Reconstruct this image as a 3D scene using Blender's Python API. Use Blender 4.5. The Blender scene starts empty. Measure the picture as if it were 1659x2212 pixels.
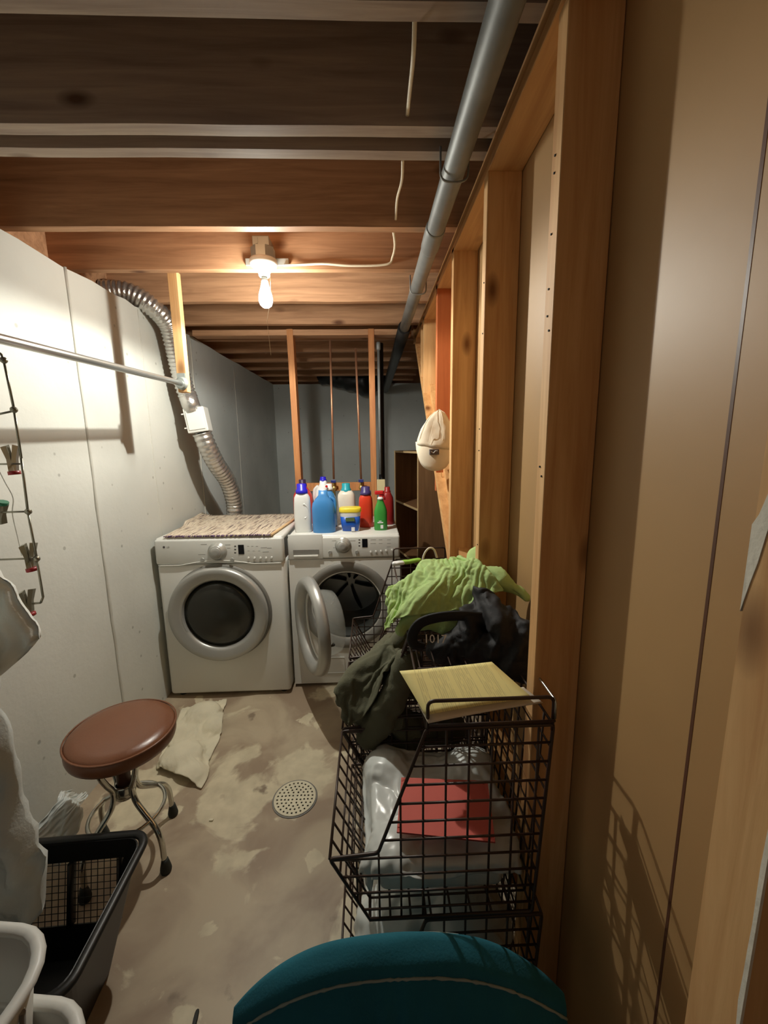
import bpy, bmesh, math, random
from mathutils import Vector as V, Matrix, noise
random.seed(7)
SC = bpy.context.scene
C = SC.collection
PI = math.pi

# ---------------------------------------------------------------- camera
CAMH = 1.465
FPX = 870.0                       # focal length in pixels of the 1659 px wide frame
RC = ((0.99931, 0.01982, 0.0315), (-0.03434, 0.1648, 0.98573), (-0.01434, 0.98613, -0.16537))
cam_data = bpy.data.cameras.new('camera')
cam = bpy.data.objects.new('camera', cam_data)
C.objects.link(cam)
cam_data.sensor_fit = 'HORIZONTAL'
cam_data.sensor_width = 36.0
cam_data.lens = 36.0 * FPX / 1659
cam_data.clip_start = 0.02
M4 = Matrix(((RC[0][0], RC[0][1], -RC[0][2], 0), (RC[1][0], RC[1][1], -RC[1][2], 0), (RC[2][0], RC[2][1], -RC[2][2], CAMH), (0, 0, 0, 1)))
cam.matrix_world = M4
SC.camera = cam
# ---------------------------------------------------------------- world and exposure
w = bpy.data.worlds.new('world'); SC.world = w
w.use_nodes = True
w.node_tree.nodes['Background'].inputs[0].default_value = (0.97, 0.98, 1.0, 1)
w.node_tree.nodes['Background'].inputs[1].default_value = 0.05
SC.view_settings.view_transform = 'Standard'
SC.view_settings.look = 'None'
SC.view_settings.gamma = 1
SC.view_settings.use_curve_mapping = False
SC.view_settings.exposure = 0.0
BULB_STRENGTH = 330.0
BULB_COLOR = (1.0, 0.98, 0.88)
LED_WATTS = 44.0                  # the bulb throws most of its light sideways and down
# added weak fill light behind the camera; the doorway has no lamp
hl = bpy.data.lights.new('doorway_fill', 'AREA')
hl.shape = 'DISK'; hl.size = 0.5; hl.energy = 0.5; hl.color = (1.0, 0.93, 0.82)
hlo = bpy.data.objects.new('doorway_fill', hl); C.objects.link(hlo)
hlo.location = (-0.7, -0.9, 2.1)
hlo.rotation_euler = (math.radians(50), 0, math.radians(-28))
SC.cycles.use_denoising = True
SC.cycles.max_bounces = 10
SC.cycles.diffuse_bounces = 7
SC.cycles.sample_clamp_indirect = 8.0

def ray(u, v):
    a = (u - 829.5) / FPX; b = -(v - 1106) / FPX
    return V([r[0] * a + r[1] * b + r[2] for r in RC])
def at(u, v, Y):                 # world point seen at (u, v) of the photograph at depth Y
    d = ray(u, v); return V((0, 0, CAMH)) + d * (Y / d.y)
def on(u, v, z):                 # ... lying at height z
    d = ray(u, v); return V((0, 0, CAMH)) + d * ((z - CAMH) / d.z)

# ---------------------------------------------------------------- materials
def lin(c):
    return tuple((x / 12.92 if x <= .04045 else ((x + .055) / 1.055) ** 2.4) for x in c) + (1,)
def rgb(r, g, b): return lin((r / 255, g / 255, b / 255))
def mix3(a, b, t): return tuple(a[i] * (1 - t) + b[i] * t for i in range(3)) + (1,)
def base_mat(name, rough=.6, metal=0.0):
    m = bpy.data.materials.new(name); m.use_nodes = True
    n = m.node_tree.nodes; b = n['Principled BSDF']
    b.inputs['Roughness'].default_value = rough
    b.inputs['Metallic'].default_value = metal
    return m, n, m.node_tree.links, b
def mat(name, col, rough=.6, metal=0.0, var=.08, scale=12, bump=0.0, bscale=60, spec=None, stretch=(1, 1, 1), detail=4):
    """plain colour with a little procedural variation and optional relief"""
    m, n, l, b = base_mat(name, rough, metal)
    tc = n.new('ShaderNodeTexCoord'); mp = n.new('ShaderNodeMapping'); l.new(tc.outputs['Object'], mp.inputs[0])
    mp.inputs['Scale'].default_value = stretch
    nz = n.new('ShaderNodeTexNoise'); nz.inputs['Scale'].default_value = scale; nz.inputs['Detail'].default_value = detail
    l.new(mp.outputs[0], nz.inputs['Vector'])
    cr = n.new('ShaderNodeValToRGB'); l.new(nz.outputs['Fac'], cr.inputs[0])
    cr.color_ramp.elements[0].position = .3; cr.color_ramp.elements[1].position = .7
    cr.color_ramp.elements[0].color = tuple(c * (1 - var) for c in col[:3]) + (1,)
    cr.color_ramp.elements[1].color = tuple(min(1, c * (1 + var)) for c in col[:3]) + (1,)
    l.new(cr.outputs[0], b.inputs['Base Color'])
    if spec is not None: b.inputs['Specular IOR Level'].default_value = spec
    if bump:
        n2 = n.new('ShaderNodeTexNoise'); n2.inputs['Scale'].default_value = bscale; n2.inputs['Detail'].default_value = 5
        l.new(mp.outputs[0], n2.inputs['Vector'])
        bp = n.new('ShaderNodeBump'); bp.inputs['Strength'].default_value = bump; bp.inputs['Distance'].default_value = .004
        l.new(n2.outputs['Fac'], bp.inputs['Height']); l.new(bp.outputs[0], b.inputs['Normal'])
    return m
def wood(name, c0, c1, axis, rough=.62, knots=True, spec=.3):
    m, n, l, b = base_mat(name, rough)
    b.inputs['Specular IOR Level'].default_value = spec
    tc = n.new('ShaderNodeTexCoord'); mp = n.new('ShaderNodeMapping'); l.new(tc.outputs['Object'], mp.inputs[0])
    oi = n.new('ShaderNodeObjectInfo'); ml = n.new('ShaderNodeMath'); ml.operation = 'MULTIPLY'; ml.inputs[1].default_value = 37.0
    l.new(oi.outputs['Random'], ml.inputs[0]); cb = n.new('ShaderNodeCombineXYZ')
    for i in range(3): l.new(ml.outputs[0], cb.inputs[i])
    l.new(cb.outputs[0], mp.inputs['Location'])
    s = [22, 22, 22]; s[axis] = 1.3
    mp.inputs['Scale'].default_value = s
    nz = n.new('ShaderNodeTexNoise'); nz.inputs['Scale'].default_value = 1.6; nz.inputs['Detail'].default_value = 7; nz.inputs['Roughness'].default_value = .6
    nz.inputs['Distortion'].default_value = .6
    l.new(mp.outputs[0], nz.inputs['Vector'])
    cr = n.new('ShaderNodeValToRGB'); l.new(nz.outputs['Fac'], cr.inputs[0])
    cr.color_ramp.elements[0].position = .32; cr.color_ramp.elements[1].position = .68
    cr.color_ramp.elements[0].color = c0; cr.color_ramp.elements[1].color = c1
    out = cr.outputs[0]
    if knots:
        mp2 = n.new('ShaderNodeMapping'); l.new(tc.outputs['Object'], mp2.inputs[0]); l.new(cb.outputs[0], mp2.inputs['Location'])
        s2 = [7, 7, 7]; s2[axis] = 3.2; mp2.inputs['Scale'].default_value = s2
        vo = n.new('ShaderNodeTexVoronoi'); vo.inputs['Scale'].default_value = 1.0; l.new(mp2.outputs[0], vo.inputs['Vector'])
        c2 = n.new('ShaderNodeValToRGB'); l.new(vo.outputs['Distance'], c2.inputs[0])
        c2.color_ramp.elements[0].position = .05; c2.color_ramp.elements[0].color = (.30, .22, .18, 1)
        c2.color_ramp.elements[1].position = .17; c2.color_ramp.elements[1].color = (1, 1, 1, 1)
        mx = n.new('ShaderNodeMix'); mx.data_type = 'RGBA'; mx.blend_type = 'MULTIPLY'; mx.inputs[0].default_value = 1
        l.new(out, mx.inputs[6]); l.new(c2.outputs[0], mx.inputs[7]); out = mx.outputs[2]
    l.new(out, b.inputs['Base Color'])
    bp = n.new('ShaderNodeBump'); bp.inputs['Strength'].default_value = .25; bp.inputs['Distance'].default_value = .002
    l.new(nz.outputs['Fac'], bp.inputs['Height']); l.new(bp.outputs[0], b.inputs['Normal'])
    return m
def concrete_paint(name, col, col2):
    m, n, l, b = base_mat(name, .55)
    tc = n.new('ShaderNodeTexCoord')
    nz = n.new('ShaderNodeTexNoise'); nz.inputs['Scale'].default_value = 1.6; nz.inputs['Detail'].default_value = 8; l.new(tc.outputs['Object'], nz.inputs['Vector'])
    cr = n.new('ShaderNodeValToRGB'); l.new(nz.outputs['Fac'], cr.inputs[0])
    cr.color_ramp.elements[0].position = .35; cr.color_ramp.elements[0].color = col2
    cr.color_ramp.elements[1].position = .62; cr.color_ramp.elements[1].color = col
    # small unpainted pock marks
    vo = n.new('ShaderNodeTexVoronoi'); vo.inputs['Scale'].default_value = 9; l.new(tc.outputs['Object'], vo.inputs['Vector'])
    c2 = n.new('ShaderNodeValToRGB'); l.new(vo.outputs['Distance'], c2.inputs[0])
    c2.color_ramp.elements[0].position = .045; c2.color_ramp.elements[0].color = (.35, .35, .33, 1)
    c2.color_ramp.elements[1].position = .085; c2.color_ramp.elements[1].color = (1, 1, 1, 1)
    mx = n.new('ShaderNodeMix'); mx.data_type = 'RGBA'; mx.blend_type = 'MULTIPLY'; mx.inputs[0].default_value = .55
    l.new(cr.outputs[0], mx.inputs[6]); l.new(c2.outputs[0], mx.inputs[7]); l.new(mx.outputs[2], b.inputs['Base Color'])
    n3 = n.new('ShaderNodeTexNoise'); n3.inputs['Scale'].default_value = 45; n3.inputs['Detail'].default_value = 6; l.new(tc.outputs['Object'], n3.inputs['Vector'])
    ad = n.new('ShaderNodeMath'); ad.operation = 'ADD'; l.new(n3.outputs['Fac'], ad.inputs[0]); l.new(c2.outputs[0], ad.inputs[1])
    bp = n.new('ShaderNodeBump'); bp.inputs['Strength'].default_value = .35; bp.inputs['Distance'].default_value = .003
    l.new(ad.outputs[0], bp.inputs['Height']); l.new(bp.outputs[0], b.inputs['Normal'])
    return m
def floor_mat():
    m, n, l, b = base_mat('worn painted concrete floor', .5)
    tc = n.new('ShaderNodeTexCoord')
    def nz(s, d, off, dist=0):
        mp = n.new('ShaderNodeMapping'); mp.inputs['Location'].default_value = off; l.new(tc.outputs['Object'], mp.inputs[0])
        t = n.new('ShaderNodeTexNoise'); t.inputs['Scale'].default_value = s; t.inputs['Detail'].default_value = d; t.inputs['Distortion'].default_value = dist
        l.new(mp.outputs[0], t.inputs['Vector']); return t.outputs['Fac']
    def ramp(f, a, b_, ca, cb):
        c = n.new('ShaderNodeValToRGB'); l.new(f, c.inputs[0]); e = c.color_ramp.elements
        e[0].position = a; e[0].color = ca; e[1].position = b_; e[1].color = cb; return c.outputs[0]
    def mx(fac, a, b_):
        x = n.new('ShaderNodeMix'); x.data_type = 'RGBA'; l.new(fac, x.inputs[0]); l.new(a, x.inputs[6]); l.new(b_, x.inputs[7]); return x.outputs[2]
    base = ramp(nz(3.2, 6, (0, 0, 0), .5), .40, .60, rgb(158, 138, 116), rgb(190, 174, 148))
    pale = ramp(nz(14, 6, (3, 1, 0)), .3, .7, rgb(222, 210, 180), rgb(196, 184, 156))
    patch = ramp(nz(2.9, 7, (5, 2, 0), .4), .545, .575, (0, 0, 0, 1), (1, 1, 1, 1))
    c = mx(patch, base, pale)
    small = ramp(nz(7.5, 6, (9, 4, 1), .3), .64, .67, (0, 0, 0, 1), (1, 1, 1, 1))
    c = mx(small, c, pale)
    dark = ramp(nz(5, 6, (2, 8, 1)), .32, .36, (1, 1, 1, 1), (0, 0, 0, 1))
    dk = n.new('ShaderNodeRGB'); dk.outputs[0].default_value = rgb(140, 124, 104)
    c = mx(dark, c, dk.outputs[0])
    l.new(c, b.inputs['Base Color'])
    bp = n.new('ShaderNodeBump'); bp.inputs['Strength'].default_value = .3; bp.inputs['Distance'].default_value = .002
    l.new(patch, bp.inputs['Height']); l.new(bp.outputs[0], b.inputs['Normal'])
    return m
def stripe_mat(name):             # rag rug strands: colour changes from strand to strand and along it
    m, n, l, b = base_mat(name, .95)
    tc = n.new('ShaderNodeTexCoord'); mp = n.new('ShaderNodeMapping'); l.new(tc.outputs['Object'], mp.inputs[0])
    mp.inputs['Scale'].default_value = (70, 6, 1)
    nz = n.new('ShaderNodeTexNoise'); nz.inputs['Scale'].default_value = 1; nz.inputs['Detail'].default_value = 2; l.new(mp.outputs[0], nz.inputs['Vector'])
    cr = n.new('ShaderNodeValToRGB'); l.new(nz.outputs['Fac'], cr.inputs[0]); e = cr.color_ramp.elements
    e[0].position = .30; e[0].color = rgb(112, 100, 98)
    e[1].position = .42; e[1].color = rgb(188, 170, 150)
    x = e.new(.5); x.color = rgb(222, 210, 190)
    x = e.new(.6); x.color = rgb(202, 186, 166)
    x = e.new(.72); x.color = rgb(160, 146, 140)
    l.new(cr.outputs[0], b.inputs['Base Color']); return m
def glass_mat(name, col=(1, 1, 1, 1), rough=.05, ior=1.25):
    m, n, l, b = base_mat(name, rough)
    b.inputs['Base Color'].default_value = col
    b.inputs['Transmission Weight'].default_value = 1; b.inputs['IOR'].default_value = ior
    return m
def film_mat(name, col, alpha):   # thin clear plastic
    m, n, l, b = base_mat(name, .12)
    b.inputs['Base Color'].default_value = col; b.inputs['Alpha'].default_value = alpha
    return m
def lines_mat(name):             # printed columns of small text on yellow paper
    m, n, l, b = base_mat(name, .75)
    tc = n.new('ShaderNodeTexCoord'); sp = n.new('ShaderNodeSeparateXYZ'); l.new(tc.outputs['Object'], sp.inputs[0])
    nz = n.new('ShaderNodeTexNoise'); mp = n.new('ShaderNodeMapping'); l.new(tc.outputs['Object'], mp.inputs[0]); mp.inputs['Scale'].default_value = (420, 34, 1)
    nz.inputs['Scale'].default_value = 1; nz.inputs['Detail'].default_value = 1; l.new(mp.outputs[0], nz.inputs['Vector'])
    def math_(op, a, v):
        x = n.new('ShaderNodeMath'); x.operation = op
        l.new(a, x.inputs[0])
        if isinstance(v, (int, float)): x.inputs[1].default_value = v
        else: l.new(v, x.inputs[1])
        return x.outputs[0]
    # columns run along local y; four of them across x, plus margins
    cx = math_('MODULO', math_('ADD', sp.outputs[0], 1.0), .052)
    col = math_('LESS_THAN', cx, .040)
    ln = math_('LESS_THAN', math_('MODULO', math_('ADD', sp.outputs[0], 1.0), .0042), .0026)
    inx = math_('LESS_THAN', math_('ABSOLUTE', sp.outputs[0], 0), .093)
    iny = math_('LESS_THAN', math_('ABSOLUTE', sp.outputs[1], 0), .125)
    tx = math_('GREATER_THAN', nz.outputs['Fac'], .44)
    f = math_('MULTIPLY', math_('MULTIPLY', math_('MULTIPLY', col, ln), math_('MULTIPLY', inx, iny)), tx)
    f = math_('MULTIPLY', f, .3)
    mx = n.new('ShaderNodeMix'); mx.data_type = 'RGBA'; l.new(f, mx.inputs[0])
    mx.inputs[6].default_value = rgb(252, 240, 164); mx.inputs[7].default_value = rgb(150, 142, 98)
    l.new(mx.outputs[2], b.inputs['Base Color']); return m

W0 = mix3(rgb(196, 140, 84), rgb(0, 0, 0), .0); W1 = rgb(228, 178, 118)
MT = {}
def reg(k, m): MT[k] = m; return m
reg('joist', wood('joist wood', rgb(160, 118, 86), rgb(202, 156, 118), 0))
reg('joist_haze', wood('hazed joist wood', rgb(148, 130, 118), rgb(184, 166, 148), 0))  # near joists: the greyish lens haze is put into the wood colour
reg('stud', wood('stud wood', rgb(200, 150, 98), rgb(228, 186, 132), 2))
reg('stud_red', wood('reddish stud wood', rgb(176, 96, 54), rgb(196, 112, 64), 2))
reg('plate', wood('plate wood', rgb(192, 142, 90), rgb(220, 172, 116), 1))
reg('fram', wood('rough framing wood', rgb(168, 106, 66), rgb(204, 146, 92), 2))
reg('shelfwood', wood('brown laminate', rgb(122, 88, 58), rgb(142, 104, 70), 2, knots=False))
reg('shelfedge', mat('pale laminate edge', rgb(214, 184, 134), .5))
reg('panel', mat('tan hardboard', rgb(176, 140, 94), .5, var=.05, scale=3, bump=.05, bscale=30))
reg('subfloor', wood('subfloor boards', rgb(96, 66, 48), rgb(120, 84, 60), 0, knots=False))
reg('wallp', concrete_paint('white painted concrete', rgb(212, 213, 206), rgb(198, 199, 192)))
reg('wallb', concrete_paint('brightened white concrete', rgb(222, 228, 226), rgb(206, 213, 211)))  # same white paint, colour lightened to make up for dim light far back
reg('seam', mat('wall joint', rgb(196, 195, 186), .6, bump=.3))
reg('floor', floor_mat())
reg('white', mat('white enamel', rgb(226, 226, 220), .28, var=.015, scale=4))
reg('whitep', mat('white plastic', rgb(218, 219, 214), .42, var=.02))
reg('whitebtn', mat('pale buttons', rgb(236, 236, 232), .35, var=.01))
reg('silver', mat('silver plastic', rgb(178, 178, 174), .38, .45, var=.03))
reg('knob', mat('grey knob', rgb(178, 178, 172), .3, .35, var=.03))
reg('darkglass', mat('smoked door glass', rgb(46, 46, 40), .18, var=.1, scale=2))
reg('display', mat('black display', rgb(18, 18, 22), .15))
reg('print', mat('grey print', rgb(150, 150, 146), .5))
reg('darkprint', mat('dark print', rgb(70, 64, 66), .5))
reg('gasket', mat('grey rubber gasket', rgb(128, 126, 120), .5))
reg('drum', mat('stainless drum', rgb(176, 178, 176), .3, .8, var=.1))
reg('drumdark', mat('dark drum back', rgb(40, 42, 40), .3, .5))
reg('bowl', film_mat('clear door bowl', rgb(205, 210, 206), .33))
reg('steel', mat('galvanised conduit', rgb(128, 131, 130), .5, .25, var=.2, scale=9, bump=.1))
reg('rodsteel', mat('closet rod steel', rgb(205, 206, 202), .28, .9, var=.04))
reg('foil', mat('foil duct', rgb(205, 203, 198), .27, .85, var=.06, scale=30, bump=.5, bscale=90))
reg('zinc', mat('zinc box', rgb(190, 198, 196), .35, .7))
reg('chrome', mat('worn chrome', rgb(200, 200, 192), .16, .95, var=.05))
reg('brownmetal', mat('brown post', rgb(92, 60, 44), .4))
reg('vinyl', mat('brown vinyl', rgb(122, 78, 54), .30, var=.05, scale=8, bump=.08, bscale=180))
reg('rubber', mat('dark rubber', rgb(44, 46, 42), .7))
reg('wire', mat('brown coated wire', rgb(62, 46, 38), .38, var=.1))
reg('blackp', mat('black plastic', rgb(22, 22, 21), .42, var=.1))
reg('pipeblack', mat('black drain pipe', rgb(26, 27, 28), .4))
reg('copper', mat('copper pipe', rgb(170, 124, 96), .4, .6))
reg('brass', mat('brass valve', rgb(190, 164, 100), .35, .7))
reg('bluep', mat('blue handle', rgb(40, 50, 120), .4))
reg('cable', mat('white cable sheath', rgb(220, 208, 184), .5))
reg('string', mat('pull string', rgb(210, 190, 160), .8))
reg('porcelain', mat('porcelain', rgb(240, 238, 230), .25))
reg('green', mat('lime green cotton', rgb(178, 208, 134), .85, var=.05, scale=20, bump=.25, bscale=220))
reg('olive', mat('olive canvas', rgb(92, 92, 72), .9, var=.1, scale=14, bump=.3, bscale=240))
reg('black', mat('black nylon', rgb(17, 17, 21), .72, var=.2, scale=10, bump=.2, bscale=120))
reg('blackstrap', mat('black strap', rgb(20, 22, 22), .7))
reg('greycloth', mat('grey white cotton', rgb(186, 190, 186), .9, var=.05, bump=.25, bscale=160))
reg('whitecloth', mat('white cotton', rgb(222, 224, 218), .9, var=.03, bump=.2, bscale=160))
reg('cream', mat('cream canvas', rgb(224, 216, 190), .9, var=.08, scale=10, bump=.3, bscale=200))
reg('redcloth', mat('dark red cloth', rgb(120, 40, 36), .9))
reg('bag', mat('white plastic film', rgb(214, 218, 214), .28, var=.05, scale=12, bump=.15, bscale=24))
reg('bag2', mat('cloudy plastic film', rgb(176, 178, 166), .25, var=.15, scale=9, bump=.2, bscale=30))
reg('folder', mat('red card folder', rgb(206, 96, 84), .7, var=.03))
reg('whitepaper', mat('white paper', rgb(232, 222, 202), .75, var=.02))
reg('yellow', lines_mat('printed yellow paper'))
reg('teal', mat('teal cotton', rgb(26, 104, 122), .9, var=.08, scale=12, bump=.2, bscale=260))
reg('tealpipe', mat('pale piping', rgb(158, 172, 166), .9, bump=.2))
reg('capcloth', mat('stone cap cotton', rgb(226, 214, 192), .9, var=.03, bump=.15, bscale=220))
reg('patch', mat('grey patch', rgb(92, 84, 84), .8))
reg('gold', mat('brass chain', rgb(200, 160, 90), .35, .8))
reg('plaster', mat('torn white paper edge', rgb(226, 222, 208), .9, bump=.5))
reg('drainw', mat('cream drain cover', rgb(222, 214, 186), .45))
reg('dark', mat('painted drain shade', rgb(16, 14, 12), .9))
reg('rug', stripe_mat('rag rug'))
reg('rugfringe', mat('purple fringe', rgb(96, 74, 104), .95, var=.4, scale=60))
reg('rugtan', mat('tan rug border', rgb(214, 182, 138), .95))
reg('clipred', mat('red clip tip', rgb(150, 30, 36), .4))
reg('clipgreen', mat('green clip tip', rgb(20, 110, 80), .4))
reg('clipmetal', mat('clip metal', rgb(150, 148, 134), .35, .7))
def P(k, c, r=.35, **kw): return reg(k, mat(k, c, r, var=.03, **kw))
P('b_white', rgb(226, 228, 226)); P('b_bluecap', rgb(38, 30, 190)); P('b_red', rgb(206, 56, 44)); P('b_darkcap', rgb(54, 36, 66))
P('b_blue', rgb(66, 136, 200)); P('b_cream', rgb(232, 224, 208)); P('b_teal', rgb(40, 160, 176)); P('b_yellow', rgb(236, 214, 60))
P('b_tubblue', rgb(26, 88, 190)); P('b_orange', rgb(214, 62, 36)); P('b_navy', rgb(66, 56, 110)); P('b_green', rgb(60, 150, 62))
P('b_trigger', rgb(196, 34, 36)); P('b_darkred', rgb(150, 36, 36)); P('b_beige', rgb(216, 204, 160)); P('b_label', rgb(228, 230, 232))
P('b_olive', rgb(90, 110, 70)); P('b_skin', rgb(224, 182, 140)); P('b_lime', rgb(150, 200, 80))
m, n_, l_, b_ = base_mat('glowing bulb', .3)
b_.inputs['Emission Color'].default_value = BULB_COLOR + (1,); b_.inputs['Emission Strength'].default_value = BULB_STRENGTH
MT['bulb'] = m

# ---------------------------------------------------------------- mesh helpers
def T(loc=(0, 0, 0), rz=0, rx=0, ry=0):
    return Matrix.Translation(V(loc)) @ Matrix.Rotation(rz, 4, 'Z') @ Matrix.Rotation(ry, 4, 'Y') @ Matrix.Rotation(rx, 4, 'X')
def box(bm, a, b, bev=0.0, seg=2, mt=None):
    a = V(a); b = V(b)
    r = bmesh.ops.create_cube(bm, size=1)
    vs = r['verts']; c = (a + b) / 2; s = b - a
    for v in vs: v.co = V((c.x + v.co.x * s.x, c.y + v.co.y * s.y, c.z + v.co.z * s.z))
    if bev:
        es = {e for v in vs for e in v.link_edges}
        rr = bmesh.ops.bevel(bm, geom=list(es), offset=bev, segments=seg, affect='EDGES', profile=.5)
        vs = list({v for f in rr['faces'] for v in f.verts} | {v for v in vs if v.is_valid})
    if mt: bmesh.ops.transform(bm, matrix=mt, verts=[v for v in vs if v.is_valid])
    return bm
def tube(bm, pts, r, seg=8, closed=False, cap=True, flat=1.0):
    pts = [V(p) for p in pts]; n = len(pts)
    rs = r if isinstance(r, (list, tuple)) else [r] * n
    rings = []; up = None
    for i in range(n):
        if closed: t = pts[(i + 1) % n] - pts[i - 1]
        else: t = pts[min(i + 1, n - 1)] - pts[max(i - 1, 0)]
        if t.length < 1e-9: t = V((0, 0, 1))
        t.normalize()
        if up is None:
            up = V((0, 0, 1)) if abs(t.z) < .9 else V((1, 0, 0))
        s = t.cross(up)
        if s.length < 1e-6: s = t.orthogonal()
        s.normalize(); up = s.cross(t).normalized()
        rings.append([bm.verts.new(pts[i] + (s * math.cos(2 * PI * k / seg) + up * flat * math.sin(2 * PI * k / seg)) * rs[i]) for k in range(seg)])
    m_ = n if closed else n - 1
    for i in range(m_):
        A = rings[i]; B = rings[(i + 1) % n]
        for k in range(seg):
            f = bm.faces.new((A[k], A[(k + 1) % seg], B[(k + 1) % seg], B[k])); f.smooth = seg > 5
    if cap and not closed:
        bm.faces.new(list(reversed(rings[0]))); bm.faces.new(rings[-1])
    return bm
def cr_spline(pts, n=6, closed=False):
    pts = [V(p) for p in pts]; out = []; N = len(pts)
    rng = N if closed else N - 1
    for i in range(rng):
        p0 = pts[i - 1] if (closed or i > 0) else pts[0]; p1 = pts[i]; p2 = pts[(i + 1) % N]
        p3 = pts[(i + 2) % N] if (closed or i + 2 < N) else pts[-1]
        for k in range(n):
            t = k / n
            out.append(.5 * ((2 * p1) + (p2 - p0) * t + (2 * p0 - 5 * p1 + 4 * p2 - p3) * t * t + (3 * p1 - p0 - 3 * p2 + p3) * t ** 3))
    if not closed: out.append(pts[-1])
    return out
def rounded(pts, r, n=4):        # polyline with its inner corners rounded
    pts = [V(p) for p in pts]; out = [pts[0]]
    for i in range(1, len(pts) - 1):
        a = (pts[i - 1] - pts[i]); b = (pts[i + 1] - pts[i]); rr = min(r, a.length * .49, b.length * .49)
        a = pts[i] + a.normalized() * rr; b = pts[i] + b.normalized() * rr
        for k in range(n + 1):
            t = k / n; out.append(a * (1 - t) ** 2 + pts[i] * 2 * t * (1 - t) + b * t * t)
    out.append(pts[-1]); return out
def lathe(bm, prof, seg=32, mt=None, cap0=True, cap1=True, sx=1, sy=1):   # prof: (radius, height) about z
    rings = []
    for r, h in prof:
        rings.append([bm.verts.new(V((r * sx * math.cos(2 * PI * k / seg), r * sy * math.sin(2 * PI * k / seg), h))) for k in range(seg)])
    for i in range(len(rings) - 1):
        for k in range(seg):
            f = bm.faces.new((rings[i][k], rings[i][(k + 1) % seg], rings[i + 1][(k + 1) % seg], rings[i + 1][k])); f.smooth = True
    if cap0: bm.faces.new(list(reversed(rings[0])))
    if cap1: bm.faces.new(rings[-1])
    if mt: bmesh.ops.transform(bm, matrix=mt, verts=[v for r in rings for v in r])
    return bm
def ring_lathe(bm, prof, seg=48, mt=None):   # closed profile revolved: torus-like ring
    rings = []
    for r, h in prof:
        rings.append([bm.verts.new(V((r * math.cos(2 * PI * k / seg), r * math.sin(2 * PI * k / seg), h))) for k in range(seg)])
    n = len(rings)
    for i in range(n):
        for k in range(seg):
            f = bm.faces.new((rings[i][k], rings[i][(k + 1) % seg], rings[(i + 1) % n][(k + 1) % seg], rings[(i + 1) % n][k])); f.smooth = True
    if mt: bmesh.ops.transform(bm, matrix=mt, verts=[v for r in rings for v in r])
    return bm
def prism(bm, poly, h, mt=None):  # polygon in xy extruded along z
    a = [bm.verts.new(V((p[0], p[1], 0))) for p in poly]; b = [bm.verts.new(V((p[0], p[1], h))) for p in poly]
    bm.faces.new(list(reversed(a))); bm.faces.new(b); n = len(poly)
    for i in range(n): bm.faces.new((a[i], a[(i + 1) % n], b[(i + 1) % n], b[i]))
    if mt: bmesh.ops.transform(bm, matrix=mt, verts=a + b)
    return bm
def NB(): return bmesh.new()
def smooth(bm, ang=40):
    for f in bm.faces: f.smooth = True
    for e in bm.edges:
        if len(e.link_faces) == 2 and e.calc_face_angle(0) > math.radians(ang): e.smooth = False
    return bm
def obj(name, bm, m, parent=None, org=None):
    bmesh.ops.recalc_face_normals(bm, faces=bm.faces)
    if org is not None: bmesh.ops.translate(bm, verts=bm.verts, vec=-V(org))
    me = bpy.data.meshes.new(name); bm.to_mesh(me); bm.free()
    me.materials.append(MT[m] if isinstance(m, str) else m)
    o = bpy.data.objects.new(name, me); C.objects.link(o)
    if org is not None: o.location = org
    if parent is not None:
        o.parent = parent
        # geometry is authored in world space: undo the parent's placement
        pm = PW[parent.name]
        o.matrix_parent_inverse = pm.inverted()
    PW[o.name] = Matrix.Translation(V(org)) if org is not None else Matrix()
    if parent is not None: PW[o.name] = (Matrix.Translation(V(org)) if org is not None else Matrix())
    return o
PW = {}
def tag(o, label=None, cat=None, group=None, kind=None):
    if label: o['label'] = label
    if cat: o['category'] = cat
    if group: o['group'] = group
    if kind: o['kind'] = kind
    return o
def thing(name, loc, label=None, cat=None, group=None, kind=None):
    o = bpy.data.objects.new(name, None); C.objects.link(o); o.location = loc; o.empty_display_size = .05
    PW[o.name] = Matrix.Translation(V(loc))
    return tag(o, label, cat, group, kind)
def copy_tree(o, parent=None, off=None, inv=None):
    c = o.copy(); C.objects.link(c); PW[c.name] = PW[o.name].copy()
    if parent is not None: c.parent = parent; c.matrix_parent_inverse = o.matrix_parent_inverse.copy()
    if off is not None: c.location = c.location + V(off)
    for ch in [x for x in C.objects if x.parent == o]: copy_tree(ch, c)
    return c
def text_obj(s, size, mt, m, parent, name='lettering', ext=.0004):
    cu = bpy.data.curves.new('t', 'FONT'); cu.body = s; cu.size = size; cu.extrude = ext; cu.align_x = 'CENTER'; cu.align_y = 'CENTER'
    cu.resolution_u = 2
    to = bpy.data.objects.new('t', cu); C.objects.link(to)
    dg = bpy.context.evaluated_depsgraph_get(); me = bpy.data.meshes.new_from_object(to.evaluated_get(dg))
    bpy.data.objects.remove(to); me.transform(mt)
    me.materials.clear(); me.materials.append(MT[m])
    o = bpy.data.objects.new(name, me); C.objects.link(o)
    if parent is not None: o.parent = parent; o.matrix_parent_inverse = PW[parent.name].inverted()
    PW[o.name] = Matrix(); return o
def facing(loc, rz=0, tilt=0):   # local xy plane turned to face -y (towards the doorway)
    return Matrix.Translation(V(loc)) @ Matrix.Rotation(rz, 4, 'Z') @ Matrix.Rotation(PI / 2 - tilt, 4, 'X')

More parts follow.
